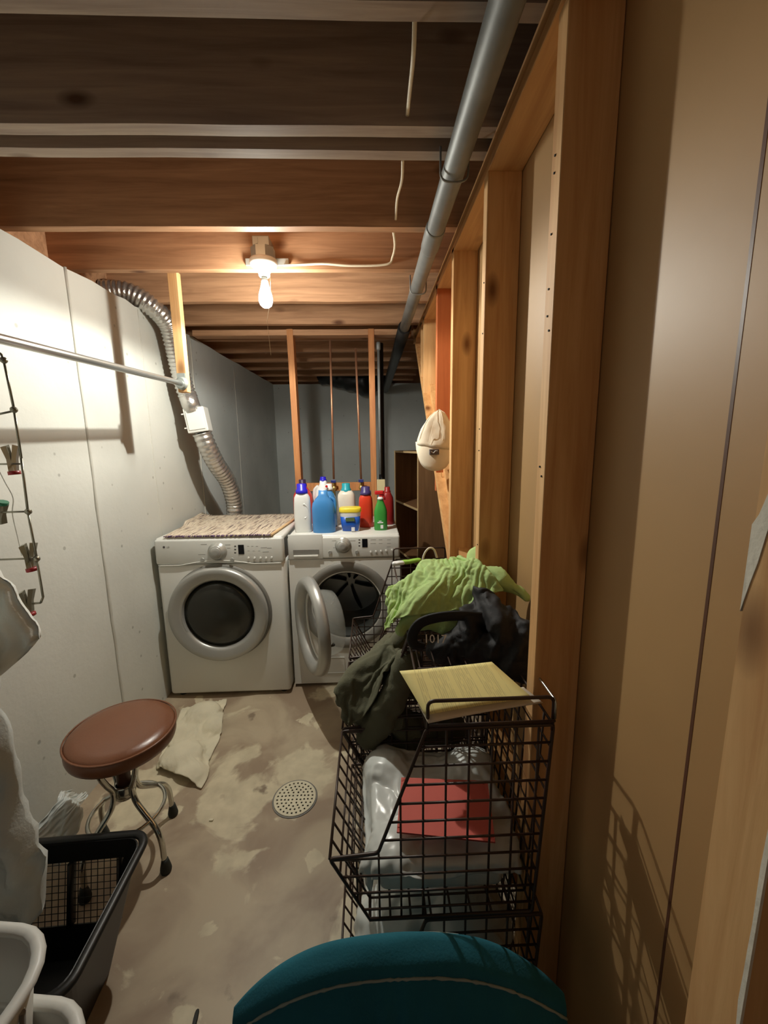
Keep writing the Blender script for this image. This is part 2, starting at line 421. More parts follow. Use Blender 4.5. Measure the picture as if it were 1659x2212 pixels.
def lump(name, paths, m, parent=None, voxel=.007, fold=(.006, 16), smooth_it=6, seed=0, squash=None, crease=(.004, 40)):
    """one garment: rolls of cloth grown together, smoothed, then given folds. paths: [[(point, radius), ...], ...]"""
    bm = NB()
    for pth in paths:
        ps = [V(p) for p, r in pth]; rs = [r for p, r in pth]
        for i in range(len(ps) - 1 if len(ps) > 1 else 1):
            a = ps[i]; b = ps[min(i + 1, len(ps) - 1)]; ra = rs[i]; rb = rs[min(i + 1, len(ps) - 1)]
            st_ = max(1, int((b - a).length / (min(ra, rb) * .35)))
            for k in range(st_ + 1):
                t = k / st_; r = ra * (1 - t) + rb * t
                bmesh.ops.create_icosphere(bm, subdivisions=2, radius=r, matrix=Matrix.Translation(a.lerp(b, t)) @ Matrix.Diagonal((1, 1, squash or 1, 1)))
    me = bpy.data.meshes.new('tmp'); bm.to_mesh(me); bm.free()
    to = bpy.data.objects.new('tmp', me); C.objects.link(to)
    rm = to.modifiers.new('r', 'REMESH'); rm.mode = 'VOXEL'; rm.voxel_size = voxel
    sm_ = to.modifiers.new('s', 'SMOOTH'); sm_.factor = .5; sm_.iterations = smooth_it
    dg = bpy.context.evaluated_depsgraph_get(); ev = bpy.data.meshes.new_from_object(to.evaluated_get(dg))
    bpy.data.objects.remove(to)
    nb = NB(); nb.from_mesh(ev); nb.normal_update(); A, f = fold; B_, g = crease
    off = V((seed * 3.1, seed * 1.7, seed))
    disp = []
    for v in nb.verts:
        p = v.co + off; q = V((p.x * f, p.y * f * .55, p.z * f * .8))
        q2 = q + .8 * noise.noise_vector(q * .5)
        rdg = (1 - abs(noise.noise(q2)) * 2.2)
        p2 = V((p.x * g, p.y * g * .5, p.z * g))
        rd2 = 1 - abs(noise.noise(p2 + noise.noise_vector(p2 * .4))) * 2.5
        disp.append(v.normal * (A * (rdg - .3) + B_ * (rd2 - .3)))
    for v, d_ in zip(nb.verts, disp): v.co += d_
    for fc in nb.faces: fc.smooth = True
    return obj(name, nb, m, parent)
SIM = [None]

# ================================================================ SETTING
fl = NB(); box(fl, (-1.6, -1.2, -.1), (2.2, 5.8, 0)); obj('floor', fl, 'floor')['kind'] = 'structure'

XL = -1.235
wl = thing('wall_left', (XL, 2.5, 0), kind='structure')
def wall_slab(y0, y1, top0, top1, mname):
    bm = NB(); n = 14
    front = []; rows = []
    for i in range(n + 1):
        y = y0 + (y1 - y0) * i / n; zt = top0 + (top1 - top0) * i / n + random.uniform(-.006, .006)
        rows.append([bm.verts.new((XL, y, 0)), bm.verts.new((XL, y, zt)), bm.verts.new((XL - .2, y, zt)), bm.verts.new((XL - .2, y, 0))])
    for i in range(n):
        for k in range(3): bm.faces.new((rows[i][k], rows[i + 1][k], rows[i + 1][k + 1], rows[i][k + 1]))
    bm.faces.new(rows[0]); bm.faces.new(list(reversed(rows[-1])))
    return bm
obj('concrete', wall_slab(-1.2, 1.832, 2.2, 2.2, 'wallp'), 'wallp', wl)
obj('concrete', wall_slab(1.838, 3.0, 2.2, 2.23, 'wallp'), 'wallp', wl)
obj('concrete', wall_slab(3.006, 5.5, 2.23, 2.25, 'wallb'), 'wallb', wl)
for y, ww in ((1.835, .016), (2.36, .006), (3.003, .012), (3.9, .008), (1.2, .006)):
    bm = NB(); pts = [(XL, y + random.uniform(-.003, .003), z * .11) for z in range(0, 21)]
    tube(bm, pts, [ww * .5 * random.uniform(.7, 1.2) for _ in pts], 6, flat=1); obj('joint', bm, 'seam', wl)
bm = NB(); box(bm, (-1.44, 5.45, 0), (2.2, 5.6, 2.25)); obj('wall_back', bm, 'wallb')['kind'] = 'structure'
bm = NB(); box(bm, (1.75, -1.2, 0), (1.85, 5.6, 2.49)); obj('wall_right', bm, 'shelfwood')['kind'] = 'structure'
# rim board above the left wall and sill
bm = NB(); box(bm, (-1.44, -1.2, 2.255), (-1.40, 5.5, 2.49)); obj('trim_1', bm, 'joist')['kind'] = 'structure'
bm = NB(); box(bm, (-1.40, 5.5, 2.255), (2.2, 5.54, 2.49)); obj('trim_2', bm, 'joist')['kind'] = 'structure'
bm = NB(); box(bm, (-1.43, -1.2, 2.232), (-1.36, 5.4, 2.252)); obj('trim_3', bm, 'plate')['kind'] = 'structure'

ce = thing('ceiling', (0, 2, 2.49), kind='structure')
bm = NB()
for i in range(27):
    y0 = -1.2 + i * .26; box(bm, (-1.44, y0, 2.487), (2.2, y0 + .255, 2.51))
obj('subfloor_board', bm, 'subfloor', ce)['kind'] = 'stuff'
JZ0, JZ1 = 2.25, 2.485
for (y0, y1) in ((.055, .093), (.46, .498), (.862, .898), (1.152, 1.19), (1.236, 1.272), (1.625, 1.662), (1.985, 2.022), (2.40, 2.437), (2.82, 2.857), (3.225, 3.262), (3.62, 3.658), (4.02, 4.058), (4.42, 4.458), (4.82, 4.858), (5.2, 5.238)):
    bm = NB(); n = 18; rr = []
    for i in range(n + 1):
        x = -1.40 + (1.95) * i / n; dz = .003 * noise.noise(V((x * 3, y0 * 5, 0)))
        rr.append([bm.verts.new((x, y0, JZ0 + dz)), bm.verts.new((x, y1, JZ0 + dz)), bm.verts.new((x, y1, JZ1)), bm.verts.new((x, y0, JZ1))])
    for i in range(n):
        for k in range(4): bm.faces.new((rr[i][k], rr[i][(k + 1) % 4], rr[i + 1][(k + 1) % 4], rr[i + 1][k]))
    bm.faces.new(rr[0]); bm.faces.new(list(reversed(rr[-1])))
    obj('joist', bm, 'joist_haze' if y0 < 1.3 else 'joist', ce, org=(0, y0, JZ0))
# block between the two close joists, bridging far back
for x in (-.9, -.35, .2):
    for yy in (3.70, 4.10):
        bm = NB(); tube(bm, [(x, yy, 2.27), (x + .28, yy + .32, 2.46)], .018, 4); obj('bridging', bm, 'joist', ce)
bm = NB(); box(bm, (.9, 4.0, 2.25), (1.75, 5.3, 2.485)); obj('joist_block', bm, 'subfloor', ce)

# ---- stud wall of the staircase on the right
XS = .34; XP = .436
wr = thing('wall_stairs', (XS, 1.5, 0), kind='structure')
STR = lambda y: max(0.0, .98 + (y - 1.77) * .93)     # underside of the sloping stringer
def stud(y0, z0, z1, m, w=.038, x1=XP, name='stud'):
    bm = NB(); box(bm, (XS, y0, z0), (x1, y0 + w, z1), .0015, 1); return obj(name, bm, m, wr, org=(XS, y0, z0))
stud(.285, 0, 2.19, 'stud', .056); stud(.777, 0.0, 2.19, 'stud'); stud(1.238, .55, 2.205, 'stud'); stud(1.70, .95, 2.22, 'stud')
stud(2.085, 1.22, 2.24, 'stud_red'); stud(2.575, 1.755, 2.24, 'stud'); stud(2.70, 1.875, 2.24, 'stud'); stud(3.0, 2.15, 2.25, 'stud')
stud(-.2, 0, 2.19, 'stud')
# sloping stringer
bm = NB(); ya, yb = .95, 3.16
poly = [(ya, STR(ya)), (yb, STR(yb) + .01), (yb, STR(yb) + .10), (ya, STR(ya) + .10)]
A = [bm.verts.new((XS + .037, p[0], p[1])) for p in poly]; B = [bm.verts.new((XP, p[0], p[1])) for p in poly]
bm.faces.new(A); bm.faces.new(list(reversed(B)))
for i in range(4): bm.faces.new((A[i], B[i], B[(i + 1) % 4], A[(i + 1) % 4]))
bmesh.ops.bevel(bm, geom=bm.edges[:], offset=.002, segments=1)
obj('stringer', bm, 'plate', wr)
bm = NB(); poly = [(1.72, STR(1.72) - .012), (3.17, STR(3.17) - .004), (3.17, STR(3.17) + .05), (1.72, STR(1.72) + .042)]
A = [bm.verts.new((XS - .001, p[0], p[1])) for p in poly]; B = [bm.verts.new((XP, p[0], p[1])) for p in poly]
bm.faces.new(A); bm.faces.new(list(reversed(B)))
for i in range(4): bm.faces.new((A[i], B[i], B[(i + 1) % 4], A[(i + 1) % 4]))
obj('sloping_plate', bm, 'plate', wr, org=(XS, 1.72, .95))
# hardboard behind the studs, cut along the stringer; three sheets
def sheet(y0, y1):
    bm = NB(); pts = [(y0, max(0, STR(y0))), (y1, max(0, STR(y1))), (y1, 2.25), (y0, 2.25)]
    if y1 <= .8: pts = [(y0, 0), (y1, 0), (y1, 2.25), (y0, 2.25)]
    A = [bm.verts.new((XP + .001, p[0], p[1])) for p in pts]; B = [bm.verts.new((XP + .007, p[0], p[1])) for p in pts]
    bm.faces.new(A); bm.faces.new(list(reversed(B)))
    for i in range(4): bm.faces.new((A[i], B[i], B[(i + 1) % 4], A[(i + 1) % 4]))
    obj('panel', bm, 'panel', wr)
sheet(-1.2, .483); sheet(.488, .80); sheet(.80, 1.70); sheet(1.703, 3.16)
bm = NB(); box(bm, (XP + .0005, .483, 0), (XP + .002, .488, 2.2)); obj('panel_joint', bm, 'brownmetal', wr)
for i, (z0, z1) in enumerate(((2.192, 2.229), (2.232, 2.25))):
    bm = NB(); box(bm, (XS - (.0 if i == 0 else .004), -1.2, z0 + .012), (XP, 3.18, z1), .0015, 1); obj('top_plate', bm, 'plate', wr, org=(XS, 0, z0))
# nails, drips and the torn white edge on the nearest stud
bm = NB()
pl_ = [(.298, 1.455), (.304, 1.42), (.310, 1.39), (.334, 1.365), (.334, 1.31), (.3345, 1.30), (.336, 1.41), (.337, 1.45)]
poly = [(.3412, 1.308), (.336, 1.335), (.331, 1.358), (.327, 1.385), (.320, 1.42), (.322, 1.45), (.329, 1.425), (.336, 1.40), (.3412, 1.39)]
def slab_x(bm, poly, x0, x1):
    A = [bm.verts.new((x0, p[0], p[1])) for p in poly]; B = [bm.verts.new((x1, p[0], p[1])) for p in poly]
    bm.faces.new(A); bm.faces.new(list(reversed(B)))
    for i in range(len(poly)): bm.faces.new((A[i], B[i], B[(i + 1) % len(poly)], A[(i + 1) % len(poly)]))
slab_x(bm, poly, XS - .0008, XS + .002); obj('plaster_chip', bm, 'plaster', wr)
bm = NB(); zz = [.55 + i * .03 for i in range(24)]
poly = [(.2846, z) for z in zz] + [(.2885 + random.uniform(-.0012, .0016), z) for z in reversed(zz)]
slab_x(bm, poly, XS - .0008, XS + .002); obj('paper_edge', bm, 'plaster', wr)
for (y, z, l) in ((.33, 1.24, .05), (.45, 1.52, .075), (.445, 1.66, .06)):
    bm = NB(); poly = [(y + .004 * random.random(), z), (y + .006, z + .01), (y + .004, z + l), (y, z + l * .8), (y - .002, z + .01)]
for i in range(14):
    bm = NB(); y = random.choice((.79, .80, 1.25, 1.26, 1.72)); z = random.uniform(1.0, 2.0); x = XS - .001
    lathe(bm, [(.002, -.001), (.002, .001)], 8, Matrix.Translation((x, y, z)) @ Matrix.Rotation(PI / 2, 4, 'Y')); obj('nail_head', bm, 'rubber', wr)
# ---- open framing behind the machines
wc = thing('wall_center', (-.25, 2.95, 0), kind='structure')
a0, a1 = at(625, 707, 2.93), at(645, 1060, 2.93)
bm = NB(); d = a1 - a0
for s in (0,):
    q = [(-.021, 0), (.021, 0), (.021, .088), (-.021, .088)]
    A = [bm.verts.new(V((a0.x + p[0], 2.93 + p[1], 2.25))) for p in q]; B = [bm.verts.new(V((a0.x + .0 + p[0] + .02, 2.93 + p[1], 0))) for p in q]
    bm.faces.new(A); bm.faces.new(list(reversed(B)))
    for i in range(4): bm.faces.new((A[i], B[i], B[(i + 1) % 4], A[(i + 1) % 4]))
obj('stud', bm, 'fram', wc, org=(a0.x, 2.93, 0))
bm = NB(); box(bm, (.002, 2.93, 0), (.044, 3.018, 2.25), .002, 1); obj('stud', bm, 'fram', wc, org=(0, 2.93, 0))
bm = NB(); box(bm, (-.50, 2.935, 1.135), (.002, 2.972, 1.195), .002, 1); obj('crosspiece', bm, 'fram', wc, org=(-.5, 2.935, 1.13))
bm = NB(); box(bm, (-1.19, 2.935, 2.21), (.30, 3.02, 2.248), .002, 1); obj('top_plate', bm, 'joist', wc)

# ================================================================ OVERHEAD THINGS
# light fixture
bc = V((-.447, 1.925, 2.25))
lf = thing('light_fixture', (bc.x, 1.985, 2.30), 'porcelain lampholder with a glowing bare bulb on a metal box fixed to the joist', 'lamp')
bm = NB(); prism(bm, [(.052 * math.cos(PI / 8 + k * PI / 4), .05 * math.sin(PI / 8 + k * PI / 4)) for k in range(8)], .045, T((bc.x, bc.y, 2.262))); obj('junction_box', bm, 'zinc', lf)
bm = NB(); box(bm, (bc.x - .035, bc.y - .035, 2.308), (bc.x + .035, 1.984, 2.345), .003); box(bm, (bc.x - .022, bc.y - .037, 2.313), (bc.x - .012, bc.y - .034, 2.338)); obj('box_top', bm, 'zinc', lf)
bm = NB(); box(bm, (bc.x - .092, 1.974, 2.262), (bc.x + .10, 1.984, 2.292), .002); obj('bracket', bm, 'zinc', lf)
bm = NB(); lathe(bm, [(.020, 2.195), (.024, 2.2), (.026, 2.212), (.036, 2.225), (.055, 2.238), (.060, 2.25), (.058, 2.262)], 32, T((bc.x, bc.y, 0))); obj('lampholder', bm, 'porcelain', lf)
bm = NB(); lathe(bm, [(.014, 2.19), (.0145, 2.175)], 20, T((bc.x, bc.y, 0))); obj('bulb_cap', bm, 'zinc', lf)
bm = NB(); lathe(bm, [(.003, 2.068), (.014, 2.071), (.024, 2.08), (.0295, 2.095), (.030, 2.108), (.027, 2.125), (.020, 2.148), (.0145, 2.168), (.014, 2.178)], 28, T((bc.x, bc.y, 0))); obj('bulb', bm, 'bulb', lf)
sl = bpy.data.lights.new('bulb_light', 'SPOT'); sl.energy = LED_WATTS; sl.color = BULB_COLOR; sl.spot_size = PI; sl.spot_blend = .18; sl.shadow_soft_size = .008
slo = bpy.data.objects.new('bulb_light', sl); C.objects.link(slo); slo.location = (bc.x, bc.y, 2.058)
bm = NB(); tube(bm, [(bc.x + .028, bc.y - .01, 2.20), (bc.x + .0305, bc.y - .035, 2.1), (bc.x + .012, bc.y - .05, 2.0), (bc.x + .02, bc.y - .05, 1.86)], .0009, 5); obj('pull_string', bm, 'string', lf)

# cables
def cable(name, pts, r, m, label, cat='cable', n=8, group=None):
    bm = NB(); tube(bm, cr_spline(pts, n), r, 8, flat=.55); return tag(obj(name, bm, m), label, cat, group)
cable('electric_cable', [at(896, 38, .90), at(893, 120, .95), at(885, 200, 1.05), at(880, 250, 1.148)], .0045, 'cable', 'pale cable crossing the nearest joist bay beside the big pipe')
cable('electric_cable', [at(870, 345, 1.275), at(868, 390, 1.36), at(858, 430, 1.5), at(855, 475, 1.62)], .0042, 'cable', 'pale cable crossing the second joist bay above the lamp cable')
cable('electric_cable', [at(850, 500, 1.664), at(853, 530, 1.85), at(848, 555, 1.955), at(835, 571, 1.975), at(760, 574, 1.977), at(700, 570, 1.977), at(650, 572, 1.977), at(612, 573, 1.968)], .0052, 'cable', 'pale cable stapled along the lit joist to the lamp box')
# overhead steel conduit
pc = thing('overhead_pipe', (.245, 1.6, 2.2), 'large grey steel pipe running under the joists beside the stud wall', 'pipe')
bm = NB(); tube(bm, [(.252, -.3, 2.2), (.246, .8, 2.2), (.242, 1.62, 2.2), (.236, 2.75, 2.2)], .031, 24); obj('pipe_run', bm, 'steel', pc)
bm = NB(); tube(bm, [(.2425, 1.52, 2.2), (.242, 1.53, 2.2), (.242, 1.66, 2.2), (.242, 1.67, 2.2)], [.033, .0345, .0345, .033], 24); obj('coupling', bm, 'steel', pc)
bm = NB(); tube(bm, [(.236, 2.72, 2.2), (.232, 3.4, 2.19), (.21, 5.3, 2.15)], .042, 20); obj('pipe_far_run', bm, 'pipeblack', pc)
for y in (1.22, 2.05):
    bm = NB(); tube(bm, rounded([(.205, y, 2.25), (.205, y, 2.17), (.243, y, 2.163), (.281, y, 2.17), (.281, y, 2.25)], .03), .003, 6); obj('pipe_strap', bm, 'steel', pc)

# support post, closet rod
po = thing('rod_post', (-.887, 2.04, 2.25), 'wooden post hanging from the joists holding the end of the clothes rod', 'post')
bm = NB(); box(bm, (-.91, 2.024, 1.725), (-.866, 2.062, 2.26), .002, 1); obj('post', bm, 'stud', po, org=(-.9, 2.04, 1.73))
bm = NB(); lathe(bm, [(.030, 0), (.030, .004), (.022, .006), (.022, .016)], 24, facing((-.888, 2.023, 1.765))); obj('rod_socket', bm, 'zinc', po)
bm = NB(); box(bm, (-.908, 2.019, 1.775), (-.868, 2.0235, 1.812), .003); obj('socket_plate', bm, 'zinc', po)
bm = NB(); tube(bm, [(-.888, -.5, 1.70), (-.888, 1.0, 1.728), (-.888, 2.015, 1.765)], .0125, 20)
tag(obj('clothes_rod', bm, 'rodsteel'), 'shiny steel clothes rod running along the white wall to the hanging post', 'rod')

# dryer duct
du = thing('dryer_duct', (-1.08, 2.95, 1.0), 'crinkled silver foil dryer duct rising along the white wall to its top', 'duct')
path = [V((-1.40, 2.34, 2.285)), V((-1.28, 2.37, 2.285)), at(330, 664, 2.42), at(362, 700, 2.50), at(376, 745, 2.54), at(386, 790, 2.56), at(398, 835, 2.58), at(408, 862, 2.60)]
def corrug(bm, pts, r, amp, pitch, seg=20):
    sp = cr_spline(pts, 30); L = 0; P_ = [sp[0]]; R_ = [r]; last = sp[0]
    out = [sp[0]]; acc = 0
    step = pitch / 4
    dist = [0]
    for i in range(1, len(sp)): dist.append(dist[-1] + (sp[i] - sp[i - 1]).length)
    tot = dist[-1]; n = int(tot / step); out = []; rr = []
    j = 0
    for k in range(n + 1):
        d = tot * k / n
        while j < len(sp) - 2 and dist[j + 1] < d: j += 1
        t = (d - dist[j]) / max(1e-9, dist[j + 1] - dist[j]); out.append(sp[j].lerp(sp[j + 1], t))
        rr.append(r + amp * (1 if k % 4 in (0, 1) else -1) * random.uniform(.6, 1.2))
    tube(bm, out, rr, seg); return bm
bm = corrug(NB(), path, .052, .003, .022); obj('foil_hose', bm, 'foil', du)
bm = NB(); tube(bm, [at(404, 850, 2.59), at(411, 872, 2.6), at(417, 888, 2.61)], .053, 24); obj('sleeve', bm, 'foil', du)
bm = NB(); tp_ = at(428, 908, 2.63); mt = T(tp_, rz=.12, ry=-.14)
box(bm, (-.062, -.055, -.075), (.062, .055, .075), .006, 2, mt); box(bm, (-.078, -.05, .04), (-.055, -.04, .048), .002, 1, mt); box(bm, (-.078, -.05, -.045), (-.055, -.04, -.037), .002, 1, mt)
obj('lint_trap', bm, 'whitep', du)
bm = NB(); box(bm, (-.05, -.0615, -.06), (.05, -.055, .06), .003, 1, mt); obj('trap_cover', bm, 'white', du)
bm = corrug(NB(), [at(436, 935, 2.64), at(447, 962, 2.66), at(466, 1000, 2.74), at(492, 1040, 2.88), at(505, 1080, 2.96), at(507, 1110, 2.97), at(507, 1160, 2.975)], .057, .0022, .03); obj('foil_hose', bm, 'foil', du)

# supply pipes with valves
for (u0, v0, u1, v1, lb) in ((713, 735, 721, 1035, 'thin copper water pipe with blue valve, left of the pair behind the washer'), (768, 752, 780, 1035, 'thin copper water pipe with dark valve, right of the pair behind the washer')):
    a = at(u0, v0, 2.915); b = at(u1, v1, 2.915)
    t = thing('water_pipe', (b.x, 2.915, 1.14), lb, 'pipe')
    bm = NB(); tube(bm, [a, b], .0075, 10); obj('copper_tube', bm, 'copper', t)
    bm = NB(); lathe(bm, [(.010, 1.215), (.012, 1.205), (.012, 1.17), (.017, 1.165), (.017, 1.15), (.009, 1.14), (.009, 1.10)], 14, T((b.x, 2.915, 0))); obj('valve', bm, 'brass', t)
    bm = NB(); tube(bm, [(b.x, 2.905, 1.205), (b.x, 2.88, 1.21)], .005, 8); box(bm, (b.x - .018, 2.872, 1.20), (b.x + .018, 2.882, 1.222), .003); obj('valve_handle', bm, 'bluep', t)
    bm = NB(); tube(bm, cr_spline([(b.x, 2.915, 1.10), (b.x, 2.91, 1.02), (b.x + .02, 2.935, .8)], 5), .009, 10); obj('hose', bm, 'rodsteel', t)
bm = NB(); tube(bm, [(.085, 3.0, 2.17), (.085, 3.0, 0)], .022, 16)
tag(obj('drain_pipe', bm, 'pipeblack'), 'black upright drain pipe beside the right post behind the washer', 'pipe')
bm = NB(); tube(bm, [(.072, 2.95, 2.165), (.072, 2.95, 1.25)], .010, 10); lathe(bm, [(.014, 2.165), (.016, 2.15), (.016, 2.12), (.011, 2.11)], 12, T((.072, 2.95, 0)))
tag(obj('conduit', bm, 'steel'), 'thin grey conduit with a fitting on top in front of the black drain pipe', 'pipe')
bm = NB(); box(bm, (.045, 2.915, 1.13), (.105, 2.929, 1.215), .004); tag(obj('outlet_box', bm, 'b_beige'), 'beige outlet box on the right post behind the red bottles', 'outlet')

ins = lump('insulation_roll', [[(at(700, 812, 5.25), .10), (at(745, 815, 5.2), .13), (at(790, 826, 5.2), .16), (at(830, 815, 5.25), .11)]], 'pipeblack', voxel=.03, fold=(.03, 5), crease=(.01, 14))
tag(ins, 'dark wrapped insulation roll under the ceiling at the far wall', 'insulation')
# ================================================================ MACHINES
def disc_front(bm, r, x, y, z, d, seg=24, rimr=None):   # short cylinder standing out of a front (towards -y)
    lathe(bm, [(r, 0), (r, d * .8), (r * .9, d)], seg, facing((x, y, z)))
def machine(name, x0, x1, y0, y1, z1, label, kind, doorc, panel_h):
    t = thing(name, ((x0 + x1) / 2, (y0 + y1) / 2, 0), label, 'washing machine' if kind == 'washer' else 'dryer')
    cx, cz, R = doorc
    # cabinet as four walls plus back so the washer can have a real opening
    bm = NB()
    if kind == 'dryer':
        box(bm, (x0, y0, .022), (x1, y1, z1 - panel_h), .018, 3)
        smooth(bm); obj('cabinet', bm, 'white', t)
    else:
        # front plate with a round hole
        zb, zt = .022, z1 - panel_h; n = 48; Rh = R
        outer = []
        for k in range(n):
            a = 2 * PI * k / n; ca, sa = math.cos(a), math.sin(a)
            sx = ((x1 - cx) if ca > 0 else (cx - x0)) / abs(ca) if abs(ca) > 1e-6 else 1e9
            sz = ((zt - cz) if sa > 0 else (cz - zb)) / abs(sa) if abs(sa) > 1e-6 else 1e9
            s = min(sx, sz); outer.append((cx + ca * s, cz + sa * s))
        # snap nearest to corners
        for c_ in ((x0, zb), (x1, zb), (x0, zt), (x1, zt)):
            k = min(range(n), key=lambda i: (outer[i][0] - c_[0]) ** 2 + (outer[i][1] - c_[1]) ** 2); outer[k] = c_
        vo = [bm.verts.new((p[0], y0, p[1])) for p in outer]
        vi = [bm.verts.new((cx + Rh * math.cos(2 * PI * k / n), y0, cz + Rh * math.sin(2 * PI * k / n))) for k in range(n)]
        vb = [bm.verts.new((p[0], y1, p[1])) for p in outer]
        for k in range(n):
            j = (k + 1) % n
            bm.faces.new((vo[k], vo[j], vi[j], vi[k])); bm.faces.new((vo[k], vb[k], vb[j], vo[j]))
        bm.faces.new(vb)
        obj('cabinet', bm, 'white', t)
    # top and control panel: one slightly proud cap
    bm = NB(); box(bm, (x0, y0 - .008, z1 - panel_h + .003), (x1, y0 + .055, z1 - .006), .012, 3); smooth(bm); obj('control_panel', bm, 'whitep', t)
    bm = NB(); box(bm, (x0 + .002, y0 + .01, z1 - .03), (x1 - .002, y1, z1), .009, 3); smooth(bm); obj('top_cover', bm, 'white', t)
    for fx in (x0 + .05, x1 - .05):
        for fy in (y0 + .05, y1 - .05):
            bm = NB(); lathe(bm, [(.02, 0), (.02, .012), (.01, .014), (.01, .03)], 12, T((fx, fy, 0))); obj('foot', bm, 'rubber', t)
    return t
# ---- dryer
DX0, DX1, DY, DZ = -1.205, -.5, 2.215, .968
dr = machine('dryer', DX0, DX1, DY, 2.90, DZ, 'white front-loading dryer with closed dark round window and rag rug on top', 'dryer', (-.862, .537, .28), .152)
def panel_pt(u, v, y): p = at(u, v, y); return p
yp = DY - .008
def dial(t, u, v, y, r):
    p = at(u, v, y); bm = NB(); lathe(bm, [(r * 1.25, 0), (r * 1.22, .004), (r, .006), (r * .96, .028), (r * .8, .034)], 36, facing((p.x, y, p.z))); obj('dial', bm, 'knob', t)
    bm = NB(); lathe(bm, [(r * .78, .033), (r * .7, .037), (r * .3, .040)], 30, facing((p.x, y, p.z))); obj('dial_cap', bm, 'silver', t)
def buttons(t, pts, y, r, m='whitebtn', name='button'):
    for (u, v) in pts:
        p = at(u, v, y); bm = NB(); disc_front(bm, r, p.x, y, p.z, .006, 14); obj(name, bm, m, t)
def rectf(t, u0, v0, u1, v1, y, m, name, d=.002, up=None):
    a = at(u0, v0, y); b = at(u1, v1, y); bm = NB(); box(bm, (a.x, y - d, b.z), (b.x, y + .001, a.z), .0008, 1); return obj(name, bm, m, up or t)
dial(dr, 470, 1191, yp, .042)
buttons(dr, [(438, 1209), (502, 1209)], yp, .011, 'knob')
buttons(dr, [(537, 1205), (550, 1205), (563, 1205), (575, 1205), (587, 1204)], yp, .0055)
rectf(dr, 514, 1177, 528, 1197, yp, 'display', 'display', .002)
for v in (1180, 1187, 1194): rectf(dr, 506, v - 1.3, 510, v + 1.3, yp, 'darkprint', 'indicator', .001)
for (u, v, w_) in ((440, 1176, 14), (436, 1198, 16), (492, 1177, 12), (494, 1184, 8), (536, 1180, 5), (545, 1180, 5), (555, 1180, 5), (570, 1183, 14), (582, 1184, 10), (537, 1190, 5), (548, 1190, 5), (560, 1190, 5), (574, 1192, 14), (537, 1214, 5), (550, 1214, 5), (563, 1214, 5), (575, 1214, 5), (587, 1213, 5)):
    rectf(dr, u - w_ / 2, v - .6, u + w_ / 2, v + .6, yp, 'print', 'panel_print', .0005)
p = at(354, 1182, yp); bm = NB(); disc_front(bm, .0062, p.x, yp, p.z, .0015, 20); obj('emblem', bm, 'darkprint', dr)
p = at(363, 1182, yp); text_obj('LG', .013, facing((p.x, yp - .0008, p.z)), 'print', dr)
# seam that arches over the door
bm = NB(); dc = at(479, 1322, DY); sm = []
for i in range(41):
    x = DX0 + .012 + (DX1 - DX0 - .024) * i / 40; dx = abs(x - dc.x)
    z = DZ - .152 + (.022 * max(0, math.cos(min(1, dx / .2) * PI / 2)) if dx < .2 else 0)
    sm.append((x, DY - .0075, z))
tube(bm, sm, .0028, 6); obj('panel_seam', bm, 'white', dr)
# door
def door_ring(bm, r0, r1, mt, d=.03):
    ring_lathe(bm, [(r1, .0), (r1 + .003, d * .45), (r1 - .003, d * .9), (r1 - .012, d), (r1 - .03, d * 1.0), (r0 + .022, d * .78), (r0 + .012, d * .70), (r0 + .003, d * .35), (r0, .0)], 72, mt)
DR = .277
bm = NB(); ring_lathe(bm, [(DR + .010, 0), (DR + .010, .004), (DR - .02, .004), (DR - .02, 0)], 64, facing((dc.x, DY - .001, dc.z))); obj('door_gap', bm, 'gasket', dr)
mtd = facing((dc.x - .008, DY - .006, dc.z - .004))
bm = NB(); door_ring(bm, .196, DR, mtd, .042); obj('door_ring', bm, 'silver', dr)
bm = NB(); lathe(bm, [(.196, .008), (.17, .02), (.12, .030), (.05, .035), (.001, .036)], 48, mtd, cap0=True, cap1=False); obj('door_window', bm, 'darkglass', dr)
bm = NB()
sm = [mtd @ V((.208 * math.cos(a), .208 * math.sin(a), .017)) for a in [PI * (.80 + .035 * k) for k in range(12)]]
tube(bm, sm, [.004] + [.013] * 10 + [.004], 8, flat=.5); obj('door_handle', bm, 'silver', dr)
# ---- washer
WX0, WX1, WY, WZ = -.488, .163, 2.285, .95
wcx, wcz = at(750, 1312, WY).x, at(750, 1312, WY).z + .012
wa = machine('washer', WX0, WX1, WY, 2.90, WZ, 'white front-loading washer with its round door open and bottles on top', 'washer', (wcx, wcz, .205), .140)
yq = WY - .008
dial(wa, 741, 1178, yq, .038)
buttons(wa, [(713, 1193), (771, 1192)], yq, .011, 'knob')
buttons(wa, [(801, 1192), (812, 1191), (823, 1190), (834, 1189), (847, 1188)], yq, .0055)
rectf(wa, 782, 1164, 794, 1182, yq, 'display', 'display', .002)
for v in (1166, 1172, 1179): rectf(wa, 774.5, v - 1.2, 778, v + 1.2, yq, 'darkprint', 'indicator', .001)
for (u, v, w_) in ((722, 1168, 10), (762, 1168, 12), (724, 1183, 10), (806, 1166, 12), (822, 1166, 8), (840, 1166, 8), (806, 1174, 12), (822, 1174, 8), (840, 1174, 8), (840, 1181, 8), (802, 1197, 5), (813, 1197, 5), (824, 1196, 5)):
    rectf(wa, u - w_ / 2, v - .5, u + w_ / 2, v + .5, yq, 'print', 'panel_print', .0005)
p = at(635, 1168.5, yq); bm = NB(); disc_front(bm, .0062, p.x, yq, p.z, .0015, 20); obj('emblem', bm, 'darkprint', wa)
p = at(643, 1168.5, yq); text_obj('LG', .012, facing((p.x, yq - .0008, p.z)), 'print', wa)
a = at(622, 1155, yq); b = at(698, 1207, yq)
